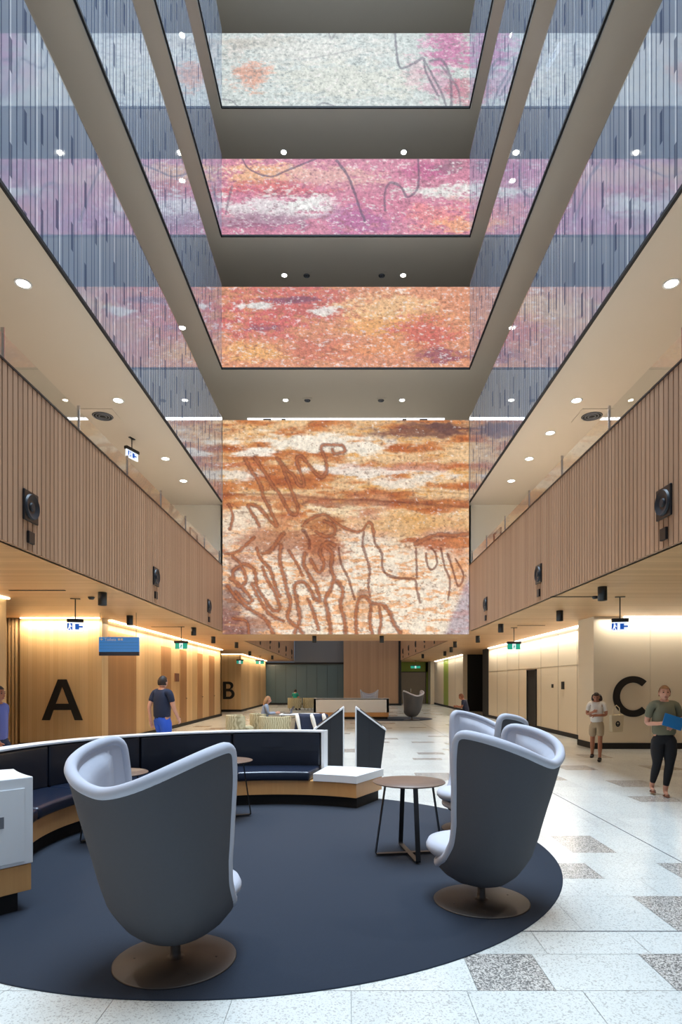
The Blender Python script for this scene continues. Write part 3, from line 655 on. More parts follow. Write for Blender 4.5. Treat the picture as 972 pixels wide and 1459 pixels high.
# loudspeakers on the fascias
def speaker(label):
    t = thing('wall_speaker', label, 'loudspeaker')          # local +x faces the void
    bm = bmesh.new(); box(bm, 0, .03, -.17, .17, -.19, .19); obj('mounting_plate', bm, M['black'], t, bevel=.01)
    bm = bmesh.new(); cyl(bm, (.02, 0, 0), (.055, 0, 0), .165, .15, 32, caps=False); cyl(bm, (.055, 0, 0), (.025, 0, 0), .15, .07, 32, caps=False); cyl(bm, (.02, 0, 0), (.05, 0, 0), .07, .04, 20); obj('horn', bm, M['kiosk'], t)
    bm = bmesh.new(); box(bm, 0, .035, -.07, .07, -.46, -.31); obj('junction_box', bm, M['black'], t, bevel=.006); return t
sp0 = None
for s in (-1, 1):
    for j, y in enumerate((7.55, 12.5, 17.3, 27.5, 31, 35, 39, 43)):
        nm = ['nearest the camera', 'midway along', 'closest to the large screen', 'first beyond the screen', 'second beyond the screen', 'third beyond the screen', 'fourth beyond the screen', 'last beyond the screen'][j]
        lb = 'black round loudspeaker on the %s batten fascia, %s' % (SN[s], nm); x = XL+.0 if s < 0 else XR
        y2 = y*(1 if s < 0 else XR/4.0)
        if sp0 is None: sp0 = speaker(lb); sp0.location = (x, y2, 3.86)
        else: dup(sp0, (x, y2, 3.86), 0 if s < 0 else PI, lb)

# ------------------------------------------------------------------ letters and signs
def curve_mesh(name, loops, depth, mat, parent=None):
    cu = bpy.data.curves.new(name, 'CURVE'); cu.dimensions = '2D'; cu.fill_mode = 'BOTH'; cu.extrude = depth/2
    for L in loops:
        s = cu.splines.new('POLY'); s.points.add(len(L)-1)
        for p, q in zip(s.points, L): p.co = (q[0], q[1], 0, 1)
        s.use_cyclic_u = True
    tmp = bpy.data.objects.new('tmp', cu); COL.objects.link(tmp); dg = bpy.context.evaluated_depsgraph_get(); dg.update()
    me = bpy.data.meshes.new_from_object(tmp.evaluated_get(dg)); bpy.data.objects.remove(tmp); me.name = name
    me.materials.clear(); me.materials.append(mat)
    o = bpy.data.objects.new(name, me); COL.objects.link(o)
    if parent: o.parent = parent
    o.rotation_euler = (PI/2, 0, 0); return o
def arcp(cx, cy, rx, ry, a0, a1, n=24): return [(cx+rx*math.cos(R(a0+(a1-a0)*i/n)), cy+ry*math.sin(R(a0+(a1-a0)*i/n))) for i in range(n+1)]
A = [[(-.52,0),(-.11,1.04),(.11,1.04),(.52,0),(.32,0),(.225,.26),(-.225,.26),(-.32,0)], [(-.17,.42),(.17,.42),(0,.87)]]
o = curve_mesh('letter', A, .03, M['letter']); o.location = (-7.26, 15.28, .70); tag(o, 'big black capital letter A on the oak wall', 'letter')
B = [[(-.3,0),(.06,0)]+arcp(.06,.29,.30,.29,-90,70,20)+[(.1,.555)]+arcp(.04,.78,.25,.22,-60,90,20)+[(-.3,1.0)], [(-.12,.14),(.04,.14)]+arcp(.04,.295,.15,.155,-90,90,14)+[(-.12,.45)], [(-.12,.6),(.02,.6)]+arcp(.02,.73,.115,.13,-90,90,14)+[(-.12,.86)]]
o = curve_mesh('letter', B, .03, M['letter']); o.location = (-6.82, 34.37, .72); tag(o, 'black capital letter B on the far oak wall', 'letter')
Cc = [arcp(0, .51, .50, .51, 48, 312, 50)+arcp(0, .51, .33, .345, 312, 48, 50)]
o = curve_mesh('letter', Cc, .03, M['letter']); o.location = (7.13, 14.97, .80); tag(o, 'big black capital letter C on the cream wall', 'letter')

def exit_sign(label, loc, rz, kind, drop=.42, wd=.36, zc=ZC):
    t = thing('exit_sign', label, 'exit sign', (loc[0], loc[1], zc), rz)
    bm = bmesh.new(); cyl(bm, (0,0,0), (0,0,-drop), .011, n=8); box(bm, -.09, .09, -.03, .03, -.015, 0); obj('hanging_rod', bm, M['black'], t)
    bm = bmesh.new(); box(bm, -wd/2-.02, wd/2+.02, -.045, .045, -drop-.07, -drop); obj('housing', bm, M['black'], t, bevel=.006)
    z1 = -drop-.07; z0 = z1-.17
    bm = bmesh.new(); box(bm, -wd/2, wd/2, -.018, .018, z0, z1); fp = obj('lit_panel', bm, M['sign_face'] if kind == 'blue' else M['sign_green'], t)
    bm = bmesh.new(); c1 = M['sign_blue'] if kind == 'blue' else M['sign_face']
    def rect(a, b, c, d):
        for yy in ((-.021, -.017), (.017, .021)): box(bm, a, b, yy[0], yy[1], z0+c, z0+d)
    if kind == 'blue':
        rect(-.15, -.05, .02, .15); rect(.0, .07, .03, .14); rect(.07, .14, .07, .10)
    else:
        rect(-.05, .05, .0, .17)
    obj('symbol', bm, c1, fp)
    bm = bmesh.new()
    def man(cx, k):
        for yy in ((-.025, -.020), (.020, .025)):
            prism(bm, [(cx-.012, z0+.13), (cx+.012, z0+.13), (cx+.012, z0+.155), (cx-.012, z0+.155)], 'y', *yy)
            prism(bm, [(cx-.02, z0+.06), (cx+.012, z0+.06), (cx+.022, z0+.125), (cx-.01, z0+.125)], 'y', *yy)
            prism(bm, [(cx-.045, z0+.02), (cx-.028, z0+.015), (cx+.0, z0+.062), (cx-.018, z0+.068)], 'y', *yy)
            prism(bm, [(cx-.005, z0+.068), (cx+.012, z0+.062), (cx+.034, z0+.02), (cx+.016, z0+.015)], 'y', *yy)
            prism(bm, [(cx+.01, z0+.115), (cx+.045, z0+.085), (cx+.038, z0+.075), (cx+.005, z0+.1)], 'y', *yy)
    man(0 if kind == 'green' else -.1, 1)
    obj('running_figure', bm, M['sign_green'] if kind == 'green' else M['sign_face'], fp)
    return t
exit_sign('lit blue and white hanging sign in front of the letter A wall', (-5.35, 11.8), R(18), 'blue', .40, .26)
exit_sign('green lit exit sign hanging before the left oak wall, over the man in navy', (-4.9, 17.7), 0, 'green', .42)
exit_sign('small green exit sign hanging near the letter B', (-6.0, 33.5), R(15), 'green', .35)
exit_sign('far green exit sign hanging near the teal wall', (-5.4, 37.0), 0, 'green', .25, .5)
exit_sign('lit blue and white hanging sign above the letter C', (5.25, 11.55), R(-18), 'blue', .42, .26)
exit_sign('green exit sign hanging before the cream right wall', (5.0, 18.0), 0, 'green', .42, .38)
exit_sign('far green exit sign hanging in front of the green door wall', (5.0, 44.0), 0, 'green', .35, .7)
exit_sign('white lit exit sign hanging from the left storey soffit', (-5.1, 14.2), R(70), 'blue', .25, .4, LV[0])
exit_sign('white lit exit sign seen under the upper right soffit', (4.6, 13.4), R(-75), 'blue', .1, .5, LV[2])
# smoke detectors / tracks near the signs
for x, y, lb in ((-4.95, 11.6, 'black smoke detector on the oak ceiling by the left blue sign'), (4.75, 11.5, 'black smoke detector on the oak ceiling by the right blue sign')):
    bm = bmesh.new(); lathe(bm, [(0, -.05), (.04, -.05), (.06, -.02), (.065, 0), (0, 0)], 20); o = obj('smoke_detector', bm, M['black']); o.location = (x, y, ZC); tag(o, lb, 'smoke detector')
for u, v, L, lb in ((53, 841, 1.0, 'dark linear slot in the oak ceiling, far left'), (235, 893, .8, 'dark linear slot in the left oak ceiling near the green exit sign'), (757, 891, .8, 'dark linear slot in the right oak ceiling'), (822, 850, 1.0, 'dark linear slot in the oak ceiling beside the right blue sign')):
    y = FPX*(ZC-EYE)/(VV-v); x = (u-VU)*y/FPX
    bm = bmesh.new(); box(bm, -L/2, L/2, -.03, .03, -.008, 0); o = obj('slot_vent', bm, M['blackmatte']); o.location = (x, y, ZC); tag(o, lb, 'vent')
# wayfinding sign
x, y, z = PX(170, 921, 14.2)
t = thing('wayfinding_sign', 'blue hanging wayfinding sign reading Toilets before the oak wall', 'sign', (x, y, z))
bm = bmesh.new(); box(bm, -.47, .47, -.03, .03, -.13, .22); obj('blue_panel', bm, M['way_blue'], t)
bm = bmesh.new(); box(bm, -.47, .47, -.03, .03, -.22, -.13); obj('navy_panel', bm, M['way_navy'], t)
bm = bmesh.new(); 
for k in (-.45, .4): cyl(bm, (k, 0, .22), (k, 0, ZC-z), .006, n=6)
obj('hanging_wire', bm, M['black'], t)
tx = bpy.data.curves.new('sign_text', 'FONT'); tx.body = 'Toilets'; tx.size = .1; tx.extrude = .001
to = bpy.data.objects.new('tmp', tx); COL.objects.link(to); dg = bpy.context.evaluated_depsgraph_get(); dg.update()
me = bpy.data.meshes.new_from_object(to.evaluated_get(dg)); bpy.data.objects.remove(to); me.materials.clear(); me.materials.append(M['white'])
o = bpy.data.objects.new('lettering', me); COL.objects.link(o); o.parent = t; o.location = (-.34, -.033, .13); o.rotation_euler = (PI/2, 0, 0)
bm = bmesh.new(); prism(bm, [(-.44,.165),(-.405,.20),(-.405,.18),(-.38,.18),(-.38,.15),(-.405,.15),(-.405,.13)], 'y', -.034, -.03); box(bm, -.02, .03, -.034, -.03, .14, .19); box(bm, .045, .095, -.034, -.03, .14, .19); obj('arrow_and_symbols', bm, M['white'], t)
bm = bmesh.new()
for k in range(3): box(bm, -.45, .45, -.032, -.03, .085-k*.07, .088-k*.07)
obj('divider_lines', bm, M['way_navy'], t)
# small wall items
bm = bmesh.new(); box(bm, -.03, 0, -.06, .06, -.06, .06); o = obj('wall_switch', bm, M['blackmatte']); o.location = (6.75, 19.7, 1.55); tag(o, 'small dark switch plate left on the cream wall', 'switch')
bm = bmesh.new(); box(bm, -.03, 0, -.1, .1, -.12, .12); o = obj('wall_panel', bm, M['blackmatte']); o.location = (6.75, 18.75, 1.57); tag(o, 'larger dark control panel right of the switch on the cream wall', 'control panel')
x, y, z = PX(232, 968, 23.5)
bm = bmesh.new(); box(bm, 0, .04, -.25, .25, -.15, .15); o = obj('wall_plaque', bm, M['brown']); o.location = (-6.3, 22.1, 1.85); tag(o, 'small brown plaque on the oak wall above the man in navy', 'plaque')

# ------------------------------------------------------------------ round rugs
RX, RY, RR = -.90, 5.98, 2.87
def rug(label, x, y, r):
    bm = bmesh.new(); lathe(bm, [(0, .009), (r-.006, .009), (r, .003), (r, 0)], 128); o = obj('round_rug', bm, M['carpet']); o.location = (x, y, 0.001); return tag(o, label, 'rug')
rug('large round navy carpet under the armchairs and curved bench', RX, RY, RR)
rug('far round navy carpet under the distant armchair, behind the white counter', 2.2, 27.6, 1.7)

# ------------------------------------------------------------------ curved bench
def bench():
    t = thing('curved_bench', 'long curved bench with black vinyl cushions and white shell back', 'bench', (RX, RY, .01))
    a0, a1 = 60.8, 215
    bm = bmesh.new(); arcbox(bm, 2.14, 2.79, 0, .14, a0+.6, a1); obj('plinth', bm, M['blackmatte'], t)
    bm = bmesh.new(); arcbox(bm, 2.08, 2.84, .14, .33, a0, a1); obj('wood_base', bm, M['oak_band'], t, bevel=.003)
    bm = bmesh.new(); arcbox(bm, 2.06, 2.86, .33, .43, a0-.4, 77.6); obj('side_table_block', bm, M['white'], t, bevel=.004)['label'] = 'white end block used as a table'
    bm = bmesh.new(); arcbox(bm, 2.80, 2.86, .33, .95, 78, a1); arcbox(bm, 2.66, 2.86, .93, .955, 78, a1); arcbox(bm, 2.66, 2.86, .33, .955, 77.6, 78.6); obj('back_shell', bm, M['white'], t, bevel=.004)
    n = 5; st = (a1-78.8)/n
    for k in range(n):
        b0 = 78.8+k*st+.12; b1 = b0+st-.24
        bm = bmesh.new(); arcbox(bm, 2.05, 2.69, .33, .455, b0, b1); obj('seat_cushion', bm, M['vinyl_seat'], t, bevel=.035, seg=4, smooth=True)
        bm = bmesh.new(); arcbox(bm, 2.665, 2.795, .44, .925, b0, b1); obj('back_cushion', bm, M['vinyl'], t, bevel=.03, seg=4, smooth=True)
    u = thing('bench_end_cabinet', 'white cabinet with oak base at the near left end of the curved bench', 'cabinet', (RX, RY, .01))
    bm = bmesh.new(); arcbox(bm, 2.22, 2.82, 0, .14, 215.4, 228.4); obj('plinth', bm, M['blackmatte'], u)
    bm = bmesh.new(); arcbox(bm, 2.14, 2.88, .14, .33, 215.2, 229.3); obj('wood_base', bm, M['oak_band'], u, bevel=.003)
    bm = bmesh.new(); arcbox(bm, 2.13, 2.88, .335, .96, 215.2, 229.5); body = obj('body', bm, M['white'], u, bevel=.006)
    # end door panel on the radial end face
    e = R(229.5); er = Vector((math.cos(e), math.sin(e), 0)); en = Vector((-math.sin(e), math.cos(e), 0))
    def slab(r0, r1, z0, z1, d0, d1):
        bm = bmesh.new(); vs = []
        for d in (d0, d1):
            for r, z in ((r0, z0), (r1, z0), (r1, z1), (r0, z1)): vs.append(bm.verts.new(er*r+en*d+Vector((0, 0, z))))
        for f in ((3,2,1,0),(4,5,6,7),(0,1,5,4),(1,2,6,5),(2,3,7,6),(3,0,4,7)): bm.faces.new([vs[i] for i in f])
        return bm
    d = obj('door', slab(2.19, 2.84, .36, .885, 0, .008), M['white'], u, bevel=.003)
    obj('grille', slab(2.33, 2.7, .62, .70, .008, .012), M['grey_panel'], d)
bench()

# ------------------------------------------------------------------ egg armchairs
PROF = np.array([(.125,0,0,0),(.127,.05,.05,0),(.135,.11,.11,0),(.16,.185,.185,0),(.21,.25,.25,-.003),(.28,.30,.295,-.01),(.36,.35,.33,-.025),(.5,.385,.35,-.05),(.7,.41,.365,-.09),(.9,.43,.375,-.14),(1.1,.447,.385,-.185),(1.3,.455,.39,-.225)])
def prof(z): return [np.interp(z, PROF[:, 0], PROF[:, k]) for k in (1, 2, 3)]
def ss(a, b, x): t = min(1, max(0, (x-a)/(b-a))); return t*t*(3-2*t)
def rimH(th):
    a = abs(th)
    top = 1.07+.215*(.5*min(a, 96)/96+.5*ss(0, 96, a)) - .035*ss(97, 108, a)
    low = .37-.085*ss(112, 140, a)
    return top+(low-top)*(ss(104, 115, a)**.8)
def shellpt(th, z, off=0):
    wv, dv, yc = prof(z); wv = max(wv-off, .0); dv = max(dv-off, 0)
    t = R(th); s, c = math.sin(t), math.cos(t); e = .86
    yc += float(np.interp(z, (.16, .28, .38, .5, .65, .9, 1.1, 1.3), (0, .05, .01, -.04, -.035, .02, .065, .095)))*ss(40, 104, abs(th))
    return Vector((wv*math.copysign(abs(s)**e, s), yc-dv*math.copysign(abs(c)**e, c), z))
TH = sorted(set([round(x, 2) for x in list(np.linspace(-180, 180, 61)[:-1])+list(np.linspace(99, 119, 31))+list(-np.linspace(99, 119, 31))]))
ZB = .125
def shell_surface(off, rim_off, nr=22):
    bm = bmesh.new(); cols = []
    bot = bm.verts.new((0, 0, ZB+off*.9))
    for th in TH:
        H = rimH(th)-rim_off; c = []
        for k in range(1, nr+1):
            t = (k/nr)**1.35; z = ZB+(H-ZB)*t
            p = shellpt(th, z, off); p.z = ZB+off*.9*(1-t)+(H-ZB)*t; c.append(bm.verts.new(p))
        cols.append(c)
    n = len(cols)
    for i in range(n):
        j = (i+1) % n; bm.faces.new((bot, cols[i][0], cols[j][0]))
        for k in range(nr-1): bm.faces.new((cols[i][k], cols[i][k+1], cols[j][k+1], cols[j][k]))
    return bm
def armchair(label):
    t = thing('egg_armchair', label, 'armchair')
    bm = shell_surface(0, .012); obj('outer_shell', bm, M['shell'], t, smooth=True)
    bm = shell_surface(.045, .012); o = obj('inner_lining', bm, M['lining'], t, smooth=True); o.data.flip_normals()
    # padded rim
    bm = bmesh.new(); pts = []
    dens = []
    for a, b in zip(TH, TH[1:]+[TH[0]+360]):
        m = 3 if 99 < abs(a) < 119 else 2
        dens += [a+(b-a)*k/m for k in range(m)]
    raw = [shellpt(((th+180) % 360)-180, rimH(((th+180) % 360)-180), .02) for th in dens]
    # resample evenly
    L = [0]
    for a, b in zip(raw, raw[1:]+[raw[0]]): L.append(L[-1]+(b-a).length)
    rr = raw+[raw[0]]; n = 200
    xs = np.linspace(0, L[-1], n+1)[:-1]; arr = np.array(rr); pts = np.stack([np.interp(xs, L, arr[:, k]) for k in range(3)], -1)
    for _ in range(3): pts = (np.roll(pts, 1, 0)+2*pts+np.roll(pts, -1, 0))/4
    tube(bm, pts, .034, 12, True); obj('padded_rim', bm, M['lining'], t)
    # back cushion wrapped inside the shell
    bm = bmesh.new(); nu, nv = 36, 20; grid = []
    for i in range(nu+1):
        u = -1+2*i/nu; th = 93*u; row = []
        for j in range(nv+1):
            v = j/nv; H = rimH(th)-.045; z = .46+(H-.46)*v
            e = min(1, (1-abs(u))*9)**.5*min(1, min(v, 1-v)*12)**.5
            pl = .006*math.sin(u*60)*(abs(u) > .55)*e
            row.append(bm.verts.new(shellpt(th, z, .045+.05*e+pl)))
        grid.append(row)
    for i in range(nu):
        for j in range(nv): bm.faces.new((grid[i][j], grid[i+1][j], grid[i+1][j+1], grid[i][j+1]))
    obj('back_cushion', bm, M['lining'], t, smooth=True)
    bm = bmesh.new()
    lathe(bm, [(0, .345), (.24, .345), (.30, .355), (.325, .385), (.327, .41), (.31, .445), (.24, .462), (.12, .470), (0, .472)], 56, (0, .10, 0), 1.0, 1.0)
    obj('seat_cushion', bm, M['lining'], t)
    bm = bmesh.new(); lathe(bm, [(0, .0), (.355, 0), (.357, .004), (.35, .009), (.06, .016), (.034, .02), (.030, .05), (.028, .14), (0, .14)], 72)
    b = obj('pedestal_base', bm, M['bronze'], t); b['label'] = 'round bronze base plate'
    bm = bmesh.new()
    for a in (30, 150, 210, 330): cyl(bm, (.24*math.cos(R(a)), .24*math.sin(R(a)), .008), (.24*math.cos(R(a)), .24*math.sin(R(a)), .0145), .007, n=8)
    obj('screw', bm, M['black'], b)
    return t
def heading(dx, dy): return math.atan2(dy, dx)-PI/2
ch = armchair('charcoal wing armchair with pale rim seen from behind, front left of the rug'); ch.location = (-1.02, 3.56, .01); ch.rotation_euler = (0, 0, heading(.45, .89))
dup(ch, (1.01, 4.52, .01), heading(-.79, .61), 'charcoal wing armchair with pale rim, front right beside the round table')
dup(ch, (1.42, 6.75, .01), heading(-.90, -.43), 'wing armchair facing the bench, half hidden behind the front right armchair')
dup(ch, (2.86, 26.6, .01), heading(-.35, .94), 'small distant wing armchair on the far navy rug, seen from behind')
dup(ch, (1.1, 30.0, 0), heading(0, -1), 'distant wing armchair facing us behind the white counter')

# ------------------------------------------------------------------ side tables
def side_table(label):
    t = thing('round_side_table', label, 'side table')
    bm = bmesh.new(); lathe(bm, [(0, .682), (.32, .682), (.342, .69), (.346, .695), (.342, .70), (0, .70)], 72); obj('table_top', bm, M['table_top'], t)
    for k in range(4):
        a = k*PI/2; c, s = math.cos(a), math.sin(a)
        bm = bmesh.new(); w_ = .022; th = .005
        pts = [(.0, .012), (.30, .012), (.322, .016), (.33, .03), (.328, .05), (.235, .683)]
        L = []
        for i, (r, z) in enumerate(pts):
            if i < 2: nr, nz = 0, 1
            elif i > 3: nr, nz = -1, -.13
            else: nr, nz = -.7, .7
            for q in ((r, z), (r+nr*2*th, z+nz*2*th)):
                for sgn in (-1, 1): L.append(bm.verts.new((q[0]*c-sgn*w_*s, q[0]*s+sgn*w_*c, q[1])))
        for i in range(len(pts)-1):
            a0 = L[i*4:i*4+4]; b0 = L[i*4+4:i*4+8]
            for x1, x2 in ((0, 1), (1, 3), (3, 2), (2, 0)): bm.faces.new((a0[x1], a0[x2], b0[x2], b0[x1]))
        bm.faces.new((L[0], L[1], L[3], L[2])); bm.faces.new((L[-4], L[-3], L[-1], L[-2]))
        obj('leg', bm, M['black'], t)
    bm = bmesh.new(); box(bm, -.3, .3, -.024, .024, .022, .025); box(bm, -.024, .024, -.3, .3, .0222, .0255); obj('foot_cross', bm, M['bronze'], t)
    return t
st = side_table('brown round side table on black legs beside the front right armchair'); st.location = (.59, 5.74, .01); st.rotation_euler = (0, 0, R(9))
dup(st, (-2.45, 6.3, .01), R(30), 'brown round side table mostly hidden behind the front left armchair')
dup(st, (-1.5, 7.3, .01), R(20), 'brown round side table standing before the curved bench')

# ------------------------------------------------------------------ info kiosks
def kiosk(label, sgn, x, y):
    t = thing('information_kiosk', label, 'kiosk', (x, y, 0))
    P = [(0, 0), (.36, 0), (.47, .88), (.0, 1.23)]
    bm = bmesh.new(); prism(bm, [(sgn*a, b) for a, b in P], 'y', 0, .5); obj('body', bm, M['kiosk'], t, bevel=.01)
    bm = bmesh.new(); prism(bm, [(sgn*a, b) for a, b in ((-.01, 1.235), (.475, .875), (.485, .895), (-.01, 1.262))], 'y', -.01, .51); b = obj('sloped_top', bm, M['white'], t)
    bm = bmesh.new(); prism(bm, [(sgn*a, b) for a, b in ((.06, 1.214), (.42, .947), (.424, .952), (.064, 1.219))], 'y', .06, .44); 
    o = obj('screen', bm, M['black'], b)
    bm = bmesh.new(); box(bm, min(0, -sgn*.018), max(0, -sgn*.018), -.01, .51, 0, 1.24); obj('edge_trim', bm, M['white'], t)
    bm = bmesh.new(); box(bm, min(sgn*.2, sgn*.204), max(sgn*.2, sgn*.204), -.003, 0, .02, 1.05); obj('side_seam', bm, M['blackmatte'], t)
kiosk('dark slanted information kiosk behind the bench, right one of the pair', 1, .15, 9.7)
kiosk('dark slanted information kiosk behind the bench, left one of the pair', -1, -.07, 9.7)

# ------------------------------------------------------------------ white counter (far bench back)
t = thing('white_counter', 'long white counter with oak base in the far hall', 'counter', (.18, 27.2, .01))
bm = bmesh.new(); box(bm, -1.65, 1.65, .08, .7, 0, .1); obj('plinth', bm, M['blackmatte'], t)
bm = bmesh.new(); box(bm, -1.7, 1.7, .02, .76, .1, .30); obj('wood_base', bm, M['oak_band'], t)
bm = bmesh.new(); box(bm, -1.71, 1.71, 0, .08, .30, .93); box(bm, -1.71, 1.71, 0, .3, .88, .94); box(bm, -1.71, -1.6, 0, .76, .3, .93); box(bm, 1.6, 1.71, 0, .76, .3, .93); obj('front_panel', bm, M['white'], t, bevel=.005)
bm = bmesh.new(); box(bm, -1.59, 1.59, .1, .74, .30, .45); obj('bench_seat', bm, M['vinyl_seat'], t, bevel=.03)

# ------------------------------------------------------------------ lounge group with the seated woman
def tub_chair(label):
    t = thing('tub_chair', label, 'armchair')
    bm = bmesh.new(); box(bm, -.3, .3, -.28, .34, .2, .43); obj('seat', bm, M['pattern'], t, bevel=.04, seg=3, smooth=True)
    bm = bmesh.new(); arcbox(bm, .32, .44, .12, .74, 170, 370, 0, .02); obj('backrest', bm, M['pattern'], t, bevel=.04, seg=3, smooth=True)
    for sx in (-1, 1):
        for sy in (-1, 1):
            bm = bmesh.new(); cyl(bm, (sx*.24, sy*.24, 0), (sx*.22, sy*.22, .2), .014, .018, 8); obj('leg', bm, M['black'], t)
    return t
tc = tub_chair('beige patterned tub chair in the lounge group, back towards us'); tc.location = (-1.98, 16.4, 0); tc.rotation_euler = (0, 0, 0)
dup(tc, (-3.02, 17.0, 0), R(-75), 'beige patterned tub chair at the left end of the lounge group')
dup(tc, (-2.5, 17.95, 0), R(-85), 'beige patterned tub chair the long-haired woman sits in')
dup(tc, (-1.0, 16.9, 0), R(10), 'beige patterned tub chair draped with jackets')
dup(tc, (-3.2, 36.5, 0), R(-20), 'far small patterned tub chair before the teal wall, occupied')
dup(tc, (-2.3, 36.7, 0), R(30), 'far small patterned tub chair next to the white counter, empty')
t = thing('lounge_table', 'white lounge table in front of the long-haired woman', 'table', (-1.60, 18.05, 0))
bm = bmesh.new(); box(bm, -.42, .75, -.32, .4, .69, .72); obj('table_top', bm, M['white'], t, bevel=.01)
for sx in (-.34, .67):
    for sy in (-.25, .33): bm = bmesh.new(); cyl(bm, (sx, sy, 0), (sx, sy, .69), .015, n=8); obj('leg', bm, M['black'], t)
t = thing('laptop', 'open laptop with a blue screen on the lounge table', 'laptop', (-1.80, 18.0, .72), R(85))
bm = bmesh.new(); box(bm, -.16, .16, -.12, .12, 0, .015); obj('keyboard_base', bm, M['chrome'], t)
bm = bmesh.new(); prism(bm, [(-.12, .015), (-.11, .015), (-.19, .23), (-.2, .225)], 'x', -.16, .16); lid = obj('lid', bm, M['black'], t)
bm = bmesh.new(); prism(bm, [(-.109, .03), (-.107, .03), (-.184, .22), (-.186, .22)], 'x', -.15, .15); obj('screen', bm, plain('laptop_screen', srgb(70, 120, 190), .3, emit=srgb(70, 120, 200), estr=.8), lid)
t = thing('draped_jackets', 'navy and white jackets draped over a lounge tub chair', 'jackets', (-1.0, 16.9, 0), R(10))
bm = bmesh.new(); nu, nv = 22, 12; g_ = []
for i in range(nu+1):
    a = 185+170*i/nu; row = []
    for j in range(nv+1):
        v = j/nv; r = .46+.05*math.sin(i*1.3)*v+.03*v; z = .80-.62*v*(1+.1*math.sin(i*2.1))
        if j == 0: r = .36
        row.append(bm.verts.new((r*math.cos(R(a)), .02+r*math.sin(R(a)), z)))
    g_.append(row)
for i in range(nu):
    for j in range(nv): bm.faces.new((g_[i][j], g_[i+1][j], g_[i+1][j+1], g_[i][j+1]))
o = obj('navy_jacket', bm, M['navy'], t, smooth=True); md = o.modifiers.new('s', 'SOLIDIFY'); md.thickness = .02
for a0, nm in ((212, 'white_sleeve'), (262, 'white_sleeve'), (300, 'white_sleeve')):
    bm = bmesh.new(); pts = [(.53*math.cos(R(a0+k*2.5)), .02+.55*math.sin(R(a0+k*2.5)), .80-.085*k) for k in range(7)]; tube(bm, pts, [.04, .055, .06, .055, .05, .045, .03], 10); obj(nm, bm, M['whitec'], t)

# ------------------------------------------------------------------ people
def skin_mesh(verts, edges, radii, sub=2):
    me = bpy.data.meshes.new('tmp'); me.from_pydata([tuple(v) for v in verts], edges, [])
    ob = bpy.data.objects.new('tmp', me); COL.objects.link(ob); ob.modifiers.new('s', 'SKIN').use_smooth_shade = True
    if not me.skin_vertices: 
        bm = bmesh.new(); bm.from_mesh(me); bm.verts.layers.skin.verify(); bm.to_mesh(me); bm.free()
    for i, sv in enumerate(me.skin_vertices[0].data):
        r = radii[i]; sv.radius = r if hasattr(r, '__len__') else (r, r); sv.use_root = (i == 0)
    md = ob.modifiers.new('sub', 'SUBSURF'); md.levels = sub; md.render_levels = sub
    dg = bpy.context.evaluated_depsgraph_get(); dg.update()
    out = bpy.data.meshes.new_from_object(ob.evaluated_get(dg)); bpy.data.objects.remove(ob)
    bm = bmesh.new(); bm.from_mesh(out); bpy.data.meshes.remove(out)
    for f in bm.faces: f.smooth = True; f.material_index = 0
    return bm
def ellipsoid(bm, c, r, mi=0, rot=None, n=20, deform=None):
    m = Matrix.Translation(c) @ (rot or Matrix.Identity(4)) @ Matrix.Diagonal((*r, 1))
    res = bmesh.ops.create_uvsphere(bm, u_segments=n, v_segments=int(n*.7), radius=1)
    for v in res['verts']:
        if deform: v.co = deform(v.co)
        v.co = m @ v.co
    fs = set(f for v in res['verts'] for f in v.link_faces)
    for f in fs: f.smooth = True; f.material_index = mi
    return res['verts']
